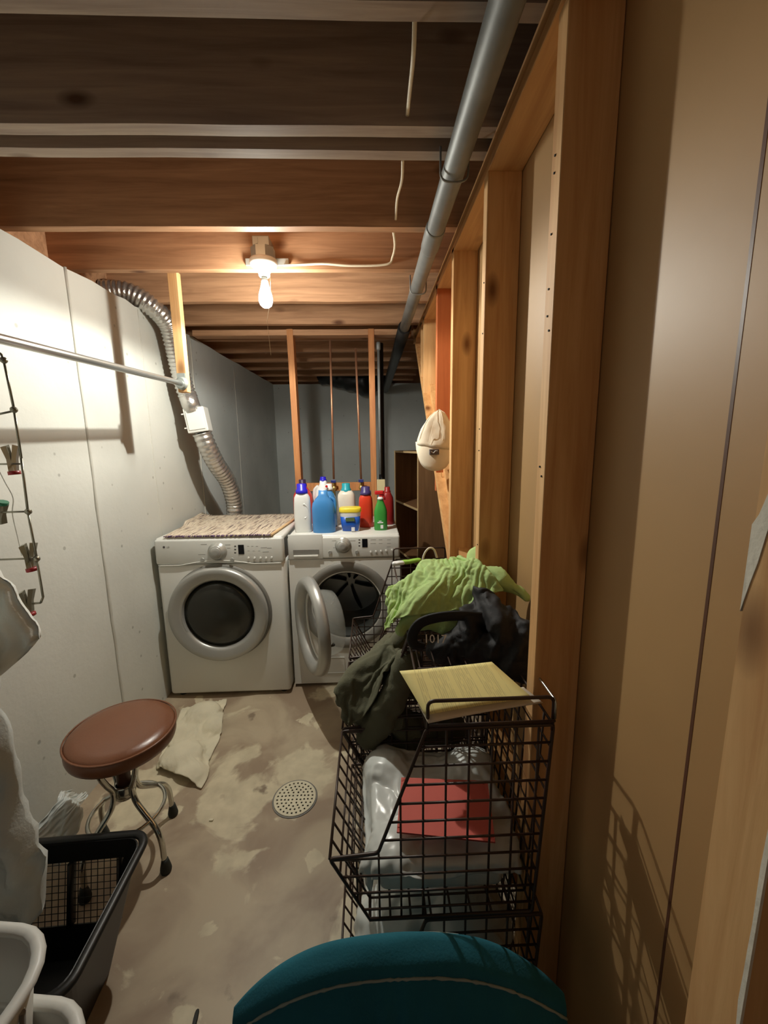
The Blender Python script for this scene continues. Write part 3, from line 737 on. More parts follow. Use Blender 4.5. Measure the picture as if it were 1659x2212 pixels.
bm = NB(); box(bm, (WX0 + .006, yq - .003, b.z), (b.x, yq + .01, a.z - .002), .003, 2); smooth(bm); dw = obj('detergent_drawer', bm, 'whitep', wa)
rectf(wa, 633, 1188, 690, 1198, yq - .003, 'gasket', 'drawer_pull', .0008, dw)
a = at(633, 1199, yq); b = at(690, 1202, yq); bm = NB(); box(bm, (a.x + .005, yq - .012, b.z), (b.x - .005, yq - .002, a.z), .003, 2); obj('drawer_lip', bm, 'white', dw)
mw = facing((wcx, WY, wcz))
bm = NB(); ring_lathe(bm, [(.270, -.002), (.268, .008), (.245, .012), (.215, .006), (.205, -.012), (.205, -.03), (.22, -.03)], 72, mw); obj('door_surround', bm, 'gasket', wa)
bm = NB(); ring_lathe(bm, [(.206, -.01), (.196, -.02), (.185, -.05), (.180, -.09), (.19, -.09), (.21, -.03)], 64, mw); obj('door_gasket', bm, 'rubber', wa)
bm = NB(); lathe(bm, [(.19, -.06), (.232, -.085), (.238, -.12), (.238, -.42), (.22, -.45)], 56, mw, cap0=False, cap1=False); obj('drum', bm, 'drum', wa)
bm = NB(); lathe(bm, [(.236, -.44), (.15, -.455), (.001, -.46)], 48, mw, cap0=False, cap1=False); obj('drum_back', bm, 'drum', wa)
for k in range(3):
    a = PI / 2 + k * 2 * PI / 3; bm = NB()
    pts = [mw @ V(((.225) * math.cos(a), (.225) * math.sin(a), z)) for z in (-.13, -.2, -.3, -.4)]
    tube(bm, pts, [.016, .028, .028, .018], 8); obj('drum_baffle', bm, 'drumdark', wa)
for k in range(6):
    a = PI / 2 + k * PI / 3 + .25; bm = NB()
    pts = [mw @ V((r * math.cos(a + (r - .1) * .8), r * math.sin(a + (r - .1) * .8), -.44)) for r in (.03, .08, .13, .18, .215)]
    tube(bm, pts, [.016, .020, .024, .022, .014], 8, flat=.5); obj('drum_spoke', bm, 'drumdark', wa)
# open door: hinge on the left of the opening, swung out towards the stool
th = math.radians(66); hx, hy = -.425, WY - .012
Rm = Matrix.Translation(V((hx, hy, wcz))) @ Matrix.Rotation(-th, 4, 'Z') @ Matrix.Translation(V((.262, 0, 0))) @ Matrix.Rotation(PI / 2, 4, 'X')
wd = thing('x', (0, 0, 0)); bpy.data.objects.remove(wd)
bm = NB(); ring_lathe(bm, [(.258, -.010), (.262, .010), (.252, .035), (.236, .046), (.205, .036), (.188, .012), (.186, -.012), (.20, -.016)], 72, Rm); dd = obj('door', bm, 'silver', wa)
bm = NB(); lathe(bm, [(.186, 0), (.182, -.03), (.176, -.075), (.165, -.115), (.15, -.125), (.06, -.13), (.001, -.13)], 48, Rm, cap0=False, cap1=False); obj('door_bowl', bm, 'bowl', dd)
bm = NB(); ring_lathe(bm, [(.19, -.016), (.19, -.006), (.176, -.006), (.176, -.016)], 48, Rm); obj('bowl_rim', bm, 'whitep', dd)
bm = NB(); tube(bm, [Rm @ V((.225, -.02, -.012)), Rm @ V((.225, -.02, -.035))], .006, 8); tube(bm, [Rm @ V((.225, -.02, -.035)), Rm @ V((.21, -.02, -.037))], .006, 8); obj('latch', bm, 'rubber', dd)
bm = NB(); box(bm, (hx - .012, hy - .02, wcz - .06), (hx + .012, hy + .014, wcz + .06), .004); obj('hinge', bm, 'silver', wa)
bm = NB(); a = at(650, 1448, WY); box(bm, (-.32, WY - .003, .09), (-.18, WY + .001, .19), .006, 2); obj('filter_cover', bm, 'white', wa)

# ================================================================ RAG RUG on the dryer
rg = thing('rag_rug', (-.86, 2.55, DZ), 'striped beige rag rug with a purple-flecked edge lying on the dryer', 'rug')
FL, FR_, BR, BL = V((-1.15, 2.222, 0)), V((-.567, 2.212, 0)), V((-.508, 2.90, 0)), V((-1.222, 2.90, 0))
NS = 54; bm = NB()
for i in range(NS):
    s = (i + .5) / NS; a = FL.lerp(FR_, s); b = BL.lerp(BR, s); pts = []
    for k in range(15):
        t = k / 14; p = a.lerp(b, t); p.x += .003 * noise.noise(V((i * .7, k * .6, 1)))
        p.z = DZ + .0075 + .004 * noise.noise(V((p.x * 9, p.y * 9, 2))) + .0015 * random.random() + .022 * max(0, (.12 - s) / .12) * (t > .45)
        pts.append(p)
    tube(bm, pts, .0068 * random.uniform(.85, 1.15), 6, flat=.85)
o = obj('woven_strands', bm, 'rug', rg); o['kind'] = 'stuff'
bm = NB()
for i in range(70):
    s = (i + random.random()) / 70; a = FL.lerp(FR_, s)
    tube(bm, [V((a.x, a.y + .004, DZ + .012)), V((a.x + random.uniform(-.004, .004), a.y - .006, DZ + .007 + random.uniform(-.002, .004)))], random.uniform(.002, .0045), 5)
o = obj('fringe', bm, 'rugfringe', rg); o['kind'] = 'stuff'
bm = NB(); tube(bm, [(FR_.x + .006, FR_.y, DZ + .0095), (BR.x + .004, BR.y, DZ + .0095)], .0085, 8, flat=.8); obj('border', bm, 'rugtan', rg)

# ================================================================ BOTTLES
def sq_lathe(bm, prof, seg=28, mt=None, p=3.0):    # prof: (half width x, half width y, z), superellipse sections
    rings = []
    for (a, b, z) in prof:
        rg_ = []
        for k in range(seg):
            t = 2 * PI * k / seg; c, s = math.cos(t), math.sin(t)
            rg_.append(bm.verts.new(V((a * math.copysign(abs(c) ** (2 / p), c), b * math.copysign(abs(s) ** (2 / p), s), z))))
        rings.append(rg_)
    for i in range(len(rings) - 1):
        for k in range(seg):
            f = bm.faces.new((rings[i][k], rings[i][(k + 1) % seg], rings[i + 1][(k + 1) % seg], rings[i + 1][k])); f.smooth = True
    bm.faces.new(list(reversed(rings[0]))); bm.faces.new(rings[-1])
    if mt: bmesh.ops.transform(bm, matrix=mt, verts=[v for r in rings for v in r])
    return bm
G = 'bottles and tubs on the washer'
def bottle(name, u, vb, vt, wpx, body, cap, label, cat='bottle', depth=.04, shape='round', y=None, capw=.55, caph=.13, rz=0, handle=None):
    p = on(u, vb, WZ) if y is None else at(u, vb, y); Y = p.y
    sc_ = (p - V((0, 0, CAMH))).length * 0 + Y / ray(u, vb).y
    top = at(u, vt, Y).z; h = top - WZ; w_ = wpx / FPX * (Y / ray(u, vb).y) / 2 * 1.0
    t = thing(name, (p.x, Y + depth, WZ), label, cat, G)
    mt = T((p.x, Y + depth, WZ), rz=rz)
    hb = h * (1 - caph)
    bm = NB()
    if shape == 'round': prof = [(w_ * .9, depth * .9, 0), (w_, depth, h * .03), (w_, depth, h * .35), (w_ * .96, depth * .95, h * .6), (w_ * .9, depth * .9, h * .72), (w_ * .6, depth * .7, h * .82), (w_ * .5, depth * .6, hb)]
    elif shape == 'jug': prof = [(w_ * .93, depth * .95, 0), (w_, depth, h * .03), (w_, depth, h * .55), (w_ * .93, depth * .95, h * .66), (w_ * .68, depth * .8, h * .76), (w_ * .40, depth * .55, h * .84), (w_ * .36, depth * .45, hb)]
    elif shape == 'spray': prof = [(w_ * .95, depth * .9, 0), (w_, depth, h * .03), (w_ * .96, depth, h * .30), (w_ * .98, depth, h * .55), (w_ * .82, depth * .85, h * .68), (w_ * .58, depth * .6, h * .80), (w_ * .44, depth * .5, h * .88), (w_ * .40, depth * .5, hb)]
    else: prof = [(w_ * .8, depth * .85, 0), (w_ * .82, depth * .87, h * .02), (w_ * .98, depth, h * .78), (w_ * 1.0, depth, h * .8), (w_ * 1.0, depth, hb)]
    sq_lathe(bm, prof, 32, mt, 2.6 if shape != 'tub' else 3); obj('body', bm, body, t)
    if cap:
        bm = NB(); cw = w_ * capw; cd = min(cw, depth * .9)
        if shape == 'tub': sq_lathe(bm, [(w_ * 1.04, depth * 1.03, hb - .004), (w_ * 1.07, depth * 1.05, hb), (w_ * 1.05, depth * 1.04, h - .006), (w_ * .96, depth * .96, h)], 32, mt)
        else: lathe(bm, [(cw * 1.05, hb - .008), (cw * 1.08, hb), (cw * 1.0, hb + (h - hb) * .3), (cw * .86, hb + (h - hb) * .35), (cw * .84, h * .995), (cw * .7, h)], 24, mt, sy=min(1, cd / cw))
        obj('lid' if shape == 'tub' else 'cap', bm, cap, t)
    if handle is not None:
        hx_, hm = handle
        bm = NB(); x = hx_ * w_
        pts = cr_spline([(x * .55, 0, h * .80), (x * .95, 0, h * .72), (x * 1.02, 0, h * .58), (x * .92, 0, h * .42)], 5)
        tube(bm, pts, [.010] * len(pts), 10); bmesh.ops.transform(bm, matrix=mt, verts=bm.verts); obj('handle', bm, hm, t)
    return t, p.x, Y + depth, h, w_, mt
# deep ones first
t, x, y, h, w_, mt = bottle('detergent_jug', 655, 1142, 1037, 42, 'b_red', 'b_darkcap', 'red jug with dark cap half hidden behind the blue-capped bottle', y=2.62, depth=.05, shape='jug', capw=.42, rz=.2)
t, x, y, h, w_, mt = bottle('bleach_jug', 700, 1138, 1031, 40, 'b_white', 'b_bluecap', 'white jug with small blue cap behind the blue jug', y=2.66, depth=.05, shape='jug', capw=.36, caph=.08, handle=(-1, 'b_white'))
t, x, y, h, w_, mt = bottle('detergent_bottle', 654, 1151, 1046, 37, 'b_white', 'b_bluecap', 'pale translucent bottle with bright blue cap at the left end of the row', shape='round', capw=.66, caph=.17, depth=.034)
bm = NB(); pts = cr_spline([(w_ * .25, -.032, h * .60), (w_ * .62, -.024, h * .52), (w_ * .66, -.022, h * .36), (w_ * .3, -.032, h * .3)], 5); tube(bm, pts, .006, 8); bmesh.ops.transform(bm, matrix=mt, verts=bm.verts); obj('grip', bm, 'b_white', t)
t, x, y, h, w_, mt = bottle('fabric_softener_jug', 699, 1152, 1056, 50, 'b_blue', 'b_white', 'wide blue jug with a white neck, largest of the bottles', shape='jug', capw=.28, caph=.045, depth=.045, handle=(1, 'b_blue'))
t, x, y, h, w_, mt = bottle('spray_bottle', 713, 1146, 1046, 30, 'b_blue', 'b_white', 'blue bottle with white nozzle and red dot behind the wide blue jug', y=2.52, depth=.035, shape='jug', capw=.5, caph=.12)
bm = NB(); disc_front(bm, .008, x - .012, y - .03, WZ + h * .95, .006, 14); obj('nozzle_dot', bm, 'b_trigger', t)
t, x, y, h, w_, mt = bottle('detergent_bottle', 749, 1136, 1045, 40, 'b_cream', 'b_teal', 'cream bottle with teal cap behind the yellow-lidded tub', y=2.62, depth=.045, shape='round', capw=.52, caph=.19, handle=(.72, 'b_cream'))
t, x, y, h, w_, mt = bottle('stain_remover_tub', 757, 1150, 1098, 46, 'b_white', 'b_yellow', 'small white and blue tub with yellow lid', cat='tub', shape='tub', caph=.16, depth=.045)
bm = NB(); sq_lathe(bm, [(w_ * .82, .045 * .885, .006), (w_ * .955, .045 * 1.0, h * .64)], 32, mt, 3); obj('wrap_label', bm, 'b_tubblue', t)
bm = NB(); box(bm, (x + w_ * .1, y - .047, WZ + .008), (x + w_ * .42, y - .040, WZ + .03), .001); obj('barcode_label', bm, 'b_label', t)
bm = NB(); box(bm, (x - w_ * .42, y - .048, WZ + h * .46), (x + w_ * .42, y - .042, WZ + h * .62), .001); obj('front_label', bm, 'b_olive', t)
t, x, y, h, w_, mt = bottle('detergent_bottle', 791, 1140, 1052, 31, 'b_orange', 'b_navy', 'orange-red bottle with wide navy cap', shape='round', capw=.72, caph=.17, depth=.035, handle=(.6, 'b_orange'))
t, x, y, h, w_, mt = bottle('cleaner_bottle', 838, 1138, 1053, 28, 'b_darkred', 'b_darkred', 'dark red bottle at the right end behind the green spray bottle', y=2.56, shape='round', capw=.5, caph=.14, depth=.04)
t, x, y, h, w_, mt = bottle('spray_bottle', 823, 1146, 1074, 29, 'b_green', 'b_white', 'green spray bottle with red trigger', shape='spray', capw=.42, caph=.05, depth=.028)
bm = NB(); box(bm, (x - .034, y - .012, WZ + h + .012), (x + .020, y + .012, WZ + h + .036), .006); box(bm, (x - .008, y - .010, WZ + h - .002), (x + .012, y + .01, WZ + h + .008), .002); tube(bm, [(x + .012, y, WZ + h + .02), (x + .024, y, WZ + h - .004), (x + .026, y, WZ + h - .02)], .005, 8); obj('trigger', bm, 'b_trigger', t)
bm = NB(); box(bm, (x - w_ * .5, y - .0295, WZ + .045), (x + w_ * .35, y - .024, WZ + .052), .001); box(bm, (x - w_ * .3, y - .0295, WZ + .055), (x + w_ * .1, y - .024, WZ + .060), .001); obj('brand_print', bm, 'b_label', t)
bm = NB(); box(bm, (x - w_ * .05, y - .0300, WZ + .012), (x + w_ * .35, y - .024, WZ + .034), .001); obj('barcode_label', bm, 'b_label', t)
bm = NB(); box(bm, (-.012, 2.905, 1.155), (.0, 2.92, 1.157)); bm.free()

# ================================================================ BOOKCASE under the stairs
bn, bf = V((.352, 2.98, 0)), V((.212, 3.56, 0)); bd = (bf - bn); L = bd.length; bd.normalize(); side = V((bd.y, -bd.x, 0))
ang = math.atan2(bd.y, bd.x); HB = 1.395
bk = thing('bookcase', (bn.x + .1, bn.y + .2, 0), 'brown laminate bookcase with empty shelves standing beyond the washer', 'bookcase')
mt = Matrix.Translation(bn) @ Matrix.Rotation(ang, 4, 'Z')     # local x along the front, local -y is depth
def bpart(name, a, b, m): bm = NB(); box(bm, a, b, .001, 1, mt); obj(name, bm, m, bk)
bpart('side_panel', (0, -.29, 0), (.016, -.002, HB), 'shelfwood'); bpart('side_panel', (L - .016, -.29, 0), (L, -.002, HB), 'shelfwood')
bpart('back_panel', (0.016, -.29, .0), (L - .016, -.284, HB), 'shelfwood')
bpart('top_board', (0.0, -.29, HB), (L, 0, HB + .016), 'shelfwood')
bpart('edge_strip', (0, -.002, 0), (.016, .001, HB), 'shelfedge'); bpart('edge_strip', (L - .016, -.002, 0), (L, .001, HB), 'shelfedge'); bpart('edge_strip', (0, .0, HB), (L, .002, HB + .016), 'shelfedge')
for z in (.10, .53, .965):
    bm = NB(); box(bm, (.016, -.284, z), (L - .016, -.004, z + .016), .001, 1, mt); s_ = obj('shelf', bm, 'shelfwood', bk)
    bm = NB(); box(bm, (.016, -.004, z), (L - .016, .001, z + .016), .0005, 1, mt); obj('edge_strip', bm, 'shelfedge', s_)

# ================================================================ FLOOR DRAIN
dp = V((-.345, 1.486, 0))
fd = thing('floor_drain', dp, 'round cream floor drain cover full of small holes', 'drain')
bm = NB(); es = []
def loop(cx, cy, r, n, z):
    vs = [bm.verts.new((cx + r * math.cos(2 * PI * k / n), cy + r * math.sin(2 * PI * k / n), z)) for k in range(n)]
    return [bm.edges.new((vs[k], vs[(k + 1) % n])) for k in range(n)]
RD = .0865
es += loop(0, 0, RD, 48, 0)
for q in range(4):
    for i in range(6):
        pass
holes = []
for r, n in ((.073, 26), (.056, 20), (.041, 14), (.027, 8), (.013, 4)):
    for k in range(n): holes.append((r * math.cos(2 * PI * (k + .5) / n), r * math.sin(2 * PI * (k + .5) / n)))
for hx_, hy_ in holes: es += loop(hx_, hy_, .0041, 8, 0)
r_ = bmesh.ops.triangle_fill(bm, use_beauty=True, use_dissolve=False, edges=es)
fs = [f for f in bm.faces]
ex = bmesh.ops.extrude_face_region(bm, geom=fs); vv = [g for g in ex['geom'] if isinstance(g, bmesh.types.BMVert)]
bmesh.ops.translate(bm, verts=vv, vec=(0, 0, .003)); bmesh.ops.translate(bm, verts=bm.verts, vec=dp + V((0, 0, .002)))
obj('grate', bm, 'drainw', fd)
bm = NB(); lathe(bm, [(.084, .0005), (.084, .0018)], 40, T(dp)); obj('drain_shade', bm, 'dark', fd)  # thin near-black disc; the shade below the grate is in its colour
bm = NB(); ring_lathe(bm, [(.0865, .0003), (.0865, .003), (.093, .0025), (.094, .0003)], 48, T(dp)); obj('rim', bm, 'gasket', fd)

# ================================================================ STOOL
sc0 = V((-.895, 1.282, 0)); SZ = .515
st = thing('stool', sc0, 'round stool with brown vinyl seat and curved chrome legs', 'stool')
SM = Matrix.Translation(sc0) @ Matrix.Rotation(math.radians(2), 4, 'Y')
bm = NB(); lathe(bm, [(.150, SZ - .062), (.163, SZ - .056), (.166, SZ - .045), (.166, SZ - .018), (.162, SZ - .010), (.155, SZ - .003), (.130, SZ + .004), (.08, SZ + .008), (.001, SZ + .010)], 56, SM, cap1=False); obj('seat', bm, 'vinyl', st)
bm = NB(); ring_lathe(bm, [(.1655, SZ - .014), (.169, SZ - .012), (.169, SZ - .008), (.163, SZ - .007)], 56, SM); obj('seat_welt', bm, 'vinyl', st)
bm = NB(); lathe(bm, [(.075, SZ - .068), (.075, SZ - .061)], 24, T(sc0)); obj('seat_plate', bm, 'rubber', st)
bm = NB(); lathe(bm, [(.022, .27), (.022, .41), (.026, .41), (.026, SZ - .066)], 20, T(sc0)); obj('column', bm, 'brownmetal', st)
bm = NB(); ring_lathe(bm, [(.03, .245), (.034, .26), (.034, .29), (.03, .30), (.024, .29), (.024, .255)], 24, T(sc0)); obj('hub', bm, 'chrome', st)
for a in (-25, 65, 155, 245):
    ca, sa = math.cos(math.radians(a)), math.sin(math.radians(a)); bm = NB()
    pr = [(.028, .42), (.060, .425), (.075, .39), (.058, .335), (.040, .29), (.050, .24), (.095, .20), (.140, .165), (.160, .12), (.164, .06), (.166, .03)]
    pts = cr_spline([(sc0.x + ca * r, sc0.y + sa * r, z) for r, z in pr], 6); tube(bm, pts, .0095, 12); lg = obj('leg', bm, 'chrome', st)
    bm = NB(); lathe(bm, [(.017, 0), (.019, .01), (.017, .022), (.013, .04), (.011, .05)], 16, T((sc0.x + ca * .167, sc0.y + sa * .167, 0))); obj('foot_cap', bm, 'rubber', lg)
bm = NB(); tube(bm, [(sc0.x + .118 * math.cos(k * PI / 18), sc0.y + .118 * math.sin(k * PI / 18), .185) for k in range(36)], .007, 10, closed=True); obj('foot_ring', bm, 'chrome', st)

# ================================================================ BLACK LAUNDRY BASKET
fr, nr = V((-.690, 1.06, 0)), V((-.672, .69, 0)); vy = (nr - fr); Ly = vy.length; vy.normalize(); vx = V((vy.y, -vy.x, 0))
if vx.x > 0: vx = -vx
Wb = .42; HBK = .32
mbk = Matrix(((vx.x, -vy.x, 0, fr.x), (vx.y, -vy.y, 0, fr.y), (0, 0, 1, 0), (0, 0, 0, 1)))   # local x: leftwards 0..Wb ; local y: away (0 .. -Ly)
lb = thing('laundry_basket', mbk @ V((Wb / 2, -Ly / 2, 0)), 'black plastic laundry basket with latticed handle openings beside the stool', 'basket')
def rrect(cx, cy, hx_, hy_, r, z, n=6):
    out = []
    for (sx, sy, a0) in ((1, 1, 0), (-1, 1, 90), (-1, -1, 180), (1, -1, 270)):
        for k in range(n + 1):
            a = math.radians(a0 + 90 * k / n); out.append(V((cx + sx * (hx_ - r) + r * math.cos(a), cy + sy * (hy_ - r) + r * math.sin(a), z)))
    return out
def shell(bm, rings, mt, closed_bottom=True):
    R_ = [[bm.verts.new(mt @ p) for p in r] for r in rings]
    for i in range(len(R_) - 1):
        n = len(R_[i])
        for k in range(n):
            f = bm.faces.new((R_[i][k], R_[i][(k + 1) % n], R_[i + 1][(k + 1) % n], R_[i + 1][k])); f.smooth = True
    if closed_bottom: bm.faces.new(R_[0]); bm.faces.new(list(reversed(R_[-1])))
    return R_
cxb, cyb = Wb / 2, -Ly / 2; hx0, hy0 = Wb / 2, Ly / 2; tp = .075
def bk_ring(z, ins, r=.045): s = (HBK - z) / HBK * tp; return rrect(cxb, cyb, hx0 - s - ins, hy0 - s - ins, r, z)
# openings at the two short ends are left out of the shell between z .17 and .36
bm = NB()
o_r = [[bm.verts.new(mbk @ p) for p in bk_ring(z, .008)] for z in (.004, .10, .27, HBK)]
n = len(o_r[0])
def is_end(k):      # straight segments of the short sides (local +y end and -y end)
    return k in (6, 20)
for i in range(3):
    for k in range(n):
        if i == 1 and is_end(k): continue
        bm.faces.new((o_r[i][k], o_r[i][(k + 1) % n], o_r[i + 1][(k + 1) % n], o_r[i + 1][k]))
bm.faces.new(list(reversed(o_r[0])))
me_ = obj('tub', bm, 'blackp', lb); md = me_.modifiers.new('thick', 'SOLIDIFY'); md.thickness = .004; md.offset = -1
bm = NB(); pts = [mbk @ p for p in bk_ring(HBK, -.002)]; tube(bm, pts, .012, 8, closed=True, flat=.8); obj('rim', bm, 'blackp', lb)
def lerp(a, b, t): return a + (b - a) * t
for end in (1, -1):
    bm = NB()
    yy = lambda z: cyb + end * (hy0 - (HBK - z) / HBK * tp - .010)
    for i in range(3):
        xx = cxb - hx0 + .075 + (hx0 * 2 - .15) * i / 2
        tube(bm, [mbk @ V((xx, yy(.10), .10)), mbk @ V((xx, yy(.27), .27))], .019 if i == 1 else .012, 6, flat=.4)
    obj('opening_post', bm, 'blackp', lb)
    bm = NB()
    for i in range(15):
        xx = cxb - hx0 + .075 + (hx0 * 2 - .15) * (i + .5) / 15; tube(bm, [mbk @ V((xx, yy(.10), .10)), mbk @ V((xx, yy(.27), .27))], .0013, 4)
    for i in range(9):
        z = .115 + .0185 * i; tube(bm, [mbk @ V((cxb - hx0 + .07, yy(z), z)), mbk @ V((cxb + hx0 - .07, yy(z), z))], .0013, 4)
    o = obj('lattice', bm, 'blackp', lb); o['kind'] = 'stuff'

# ================================================================ WHITE NESTED BASKETS
def white_basket(cx, cy, z0, z1, label):
    t = thing('laundry_basket', (cx, cy, z0), label, 'basket')
    mt = T((cx, cy, 0), rz=math.radians(-6)); hxw, hyw = .19, .26
    bm = NB(); rr = [[bm.verts.new(mt @ p) for p in rrect(0, 0, hxw - (z1 - z) * .10, hyw - (z1 - z) * .10, .085, z)] for z in (z0 + .003, z0 + (z1 - z0) * .45, z0 + (z1 - z0) * .62, z0 + (z1 - z0) * .80, z1)]
    n = len(rr[0])
    for i in range(4):
        for k in range(n): f = bm.faces.new((rr[i][k], rr[i][(k + 1) % n], rr[i + 1][(k + 1) % n], rr[i + 1][k])); f.smooth = True
    bm.faces.new(list(reversed(rr[0]))); o = obj('tub', bm, 'whitep', t); md = o.modifiers.new('thick', 'SOLIDIFY'); md.thickness = .003
    bm = NB(); ri = rrect(0, 0, hxw + .004, hyw + .004, .088, z1); tube(bm, [mt @ p for p in ri], .011, 8, closed=True, flat=.7); obj('rim', bm, 'whitep', t)
    # dark slots in the walls
    for s in (-1, 1):
        for i in range(7):
            for zz in ((z0 + (z1 - z0) * .80, z0 + (z1 - z0) * .93), (z0 + (z1 - z0) * .55, z0 + (z1 - z0) * .72)):
                y = -hyw * .7 + hyw * 1.4 * i / 6; bm = NB(); xo = lambda z: s * (hxw - (z1 - z) * .10)
                tube(bm, [mt @ V((xo(zz[0]), y, zz[0])), mt @ V((xo(zz[1]), y + .004, zz[1]))], .0045, 6); obj('slot', bm, 'gasket', t)
    for s in (-1, 1):
        for i in range(5):
            for zz in ((z0 + (z1 - z0) * .80, z0 + (z1 - z0) * .93),):
                x = -hxw * .6 + hxw * 1.2 * i / 4; bm = NB(); yo = lambda z: s * (hyw - (z1 - z) * .10)
                tube(bm, [mt @ V((x, yo(zz[0]), zz[0])), mt @ V((x, yo(zz[1]), zz[1]))], .0045, 6); obj('slot', bm, 'gasket', t)
    return t
white_basket(-.705, .325, 0, .50, 'white plastic laundry basket, lower of the nested pair by the black basket')
white_basket(-.765, .345, .12, .635, 'white plastic laundry basket, upper of the nested pair by the black basket')

# ================================================================ CLOTH MAKING
def solid(paths, grow=1.0, voxel=.016):      # coarse body of a garment, used as what its cloth falls over
    bm = NB()
    for pth in paths:
        for i in range(len(pth) - 1):
            (a, ra), (b, rb) = pth[i], pth[i + 1]; n_s = max(1, int((b - a).length / (min(ra, rb) * .5)))
            for k in range(n_s + 1):
                t = k / n_s; bmesh.ops.create_icosphere(bm, subdivisions=2, radius=(ra * (1 - t) + rb * t) * grow, matrix=Matrix.Translation(a.lerp(b, t)))
    me = bpy.data.meshes.new('tmp'); bm.to_mesh(me); bm.free(); to = bpy.data.objects.new('tmp', me); C.objects.link(to)
    rm = to.modifiers.new('r', 'REMESH'); rm.mode = 'VOXEL'; rm.voxel_size = voxel
    dg = bpy.context.evaluated_depsgraph_get(); ev = bpy.data.meshes.new_from_object(to.evaluated_get(dg)); bpy.data.objects.remove(to)
    return lambda bm: bm.from_mesh(ev)
def collider(fn, fric=60, thick=.0035):
    bm = NB(); fn(bm); me = bpy.data.meshes.new('col'); bm.to_mesh(me); bm.free()
    o = bpy.data.objects.new('col', me); SIM[0].collection.objects.link(o); o.modifiers.new('c', 'COLLISION')
    o.collision.thickness_outer = thick; o.collision.cloth_friction = fric; return o
def ball(c, r, sz=1): return lambda bm: bmesh.ops.create_icosphere(bm, subdivisions=2, radius=r, matrix=Matrix.Translation(V(c)) @ Matrix.Diagonal((1, 1, sz, 1)))
def cbox(a, b): return lambda bm: box(bm, a, b)
def drape_cloth(name, m, quad, ztop, cols, N=60, M_=None, wr=((.04, 7), (.012, 17)), frames=42, bend=.08, seed=0, parent=None, sub=1, thick=.0016):
    """a sheet with slack is let fall over simple solids and settles into its own folds"""
    M_ = M_ or N; q = [V((p[0], p[1], 0)) for p in quad]; bm = NB(); g = []
    for i in range(N + 1):
        row = []
        for j in range(M_ + 1):
            a, b = i / N, j / M_; p = (q[0] * (1 - a) + q[1] * a) * (1 - b) + (q[3] * (1 - a) + q[2] * a) * b
            z = ztop; dx = dy = 0
            for (am, fr) in wr:
                n3 = noise.noise_vector(V((p.x * fr + seed, p.y * fr + seed * 2, seed))); z += am * n3.z; dx += am * .35 * n3.x; dy += am * .35 * n3.y
            row.append(bm.verts.new((p.x + dx, p.y + dy, z)))
        g.append(row)
    for i in range(N):
        for j in range(M_): bm.faces.new((g[i][j], g[i + 1][j], g[i + 1][j + 1], g[i][j + 1]))
    me = bpy.data.meshes.new('sheet'); bm.to_mesh(me); bm.free(); o = bpy.data.objects.new('sheet', me); SIM[0] = bpy.data.scenes.new('settling'); SIM[0].collection.objects.link(o)
    cl = o.modifiers.new('cl', 'CLOTH'); st_ = cl.settings; st_.quality = 4; st_.mass = .2; st_.tension_stiffness = 12; st_.compression_stiffness = 12; st_.shear_stiffness = 4; st_.bending_stiffness = bend; st_.air_damping = 1.5
    cs = cl.collision_settings; cs.use_self_collision = True; cs.self_distance_min = .004; cs.distance_min = .003; cs.collision_quality = 2
    cl.point_cache.frame_start = 1; cl.point_cache.frame_end = frames + 5
    co = [collider(f) for f in cols]
    for f in range(1, frames + 1): SIM[0].frame_set(f)
    dg = SIM[0].view_layers[0].depsgraph; ev = bpy.data.meshes.new_from_object(o.evaluated_get(dg))
    for x in co + [o]: bpy.data.objects.remove(x)
    bpy.data.scenes.remove(SIM[0])
    nb = NB(); nb.from_mesh(ev)
    for v in nb.verts: v.co += V((0, 0, .001))
    for f in nb.faces: f.smooth = True
    r = obj(name, nb, m, parent)
    md = r.modifiers.new('sub', 'SUBSURF'); md.levels = md.render_levels = sub
    md = r.modifiers.new('thick', 'SOLIDIFY'); md.thickness = thick; md.offset = 1
    return r
def pt(u, v, Y, r): return (at(u, v, Y), r)

# ================================================================ WIRE BASKETS
WY0 = .705; BL_ = .375; GAP = .012; TH = .452
PROF = [(-.020, 0), (-.100, .157), (0.0, .166), (.100, .448), (.352, .448), (.330, 0)]     # section, x and height
def inside_span_x(z):          # x range of the section at height z
    xs = []
    for i in range(len(PROF)):
        a, b = PROF[i], PROF[(i + 1) % len(PROF)]
        if (a[1] - z) * (b[1] - z) < 0: xs.append(a[0] + (b[0] - a[0]) * (z - a[1]) / (b[1] - a[1]))
    return (min(xs), max(xs)) if len(xs) >= 2 else None
def inside_span_z(x):
    zs = []
    for i in range(len(PROF)):
        a, b = PROF[i], PROF[(i + 1) % len(PROF)]
        if (a[0] - x) * (b[0] - x) < 0: zs.append(a[1] + (b[1] - a[1]) * (x - a[0]) / (b[0] - a[0]))
    return (min(zs), max(zs)) if len(zs) >= 2 else None
WR = .0025
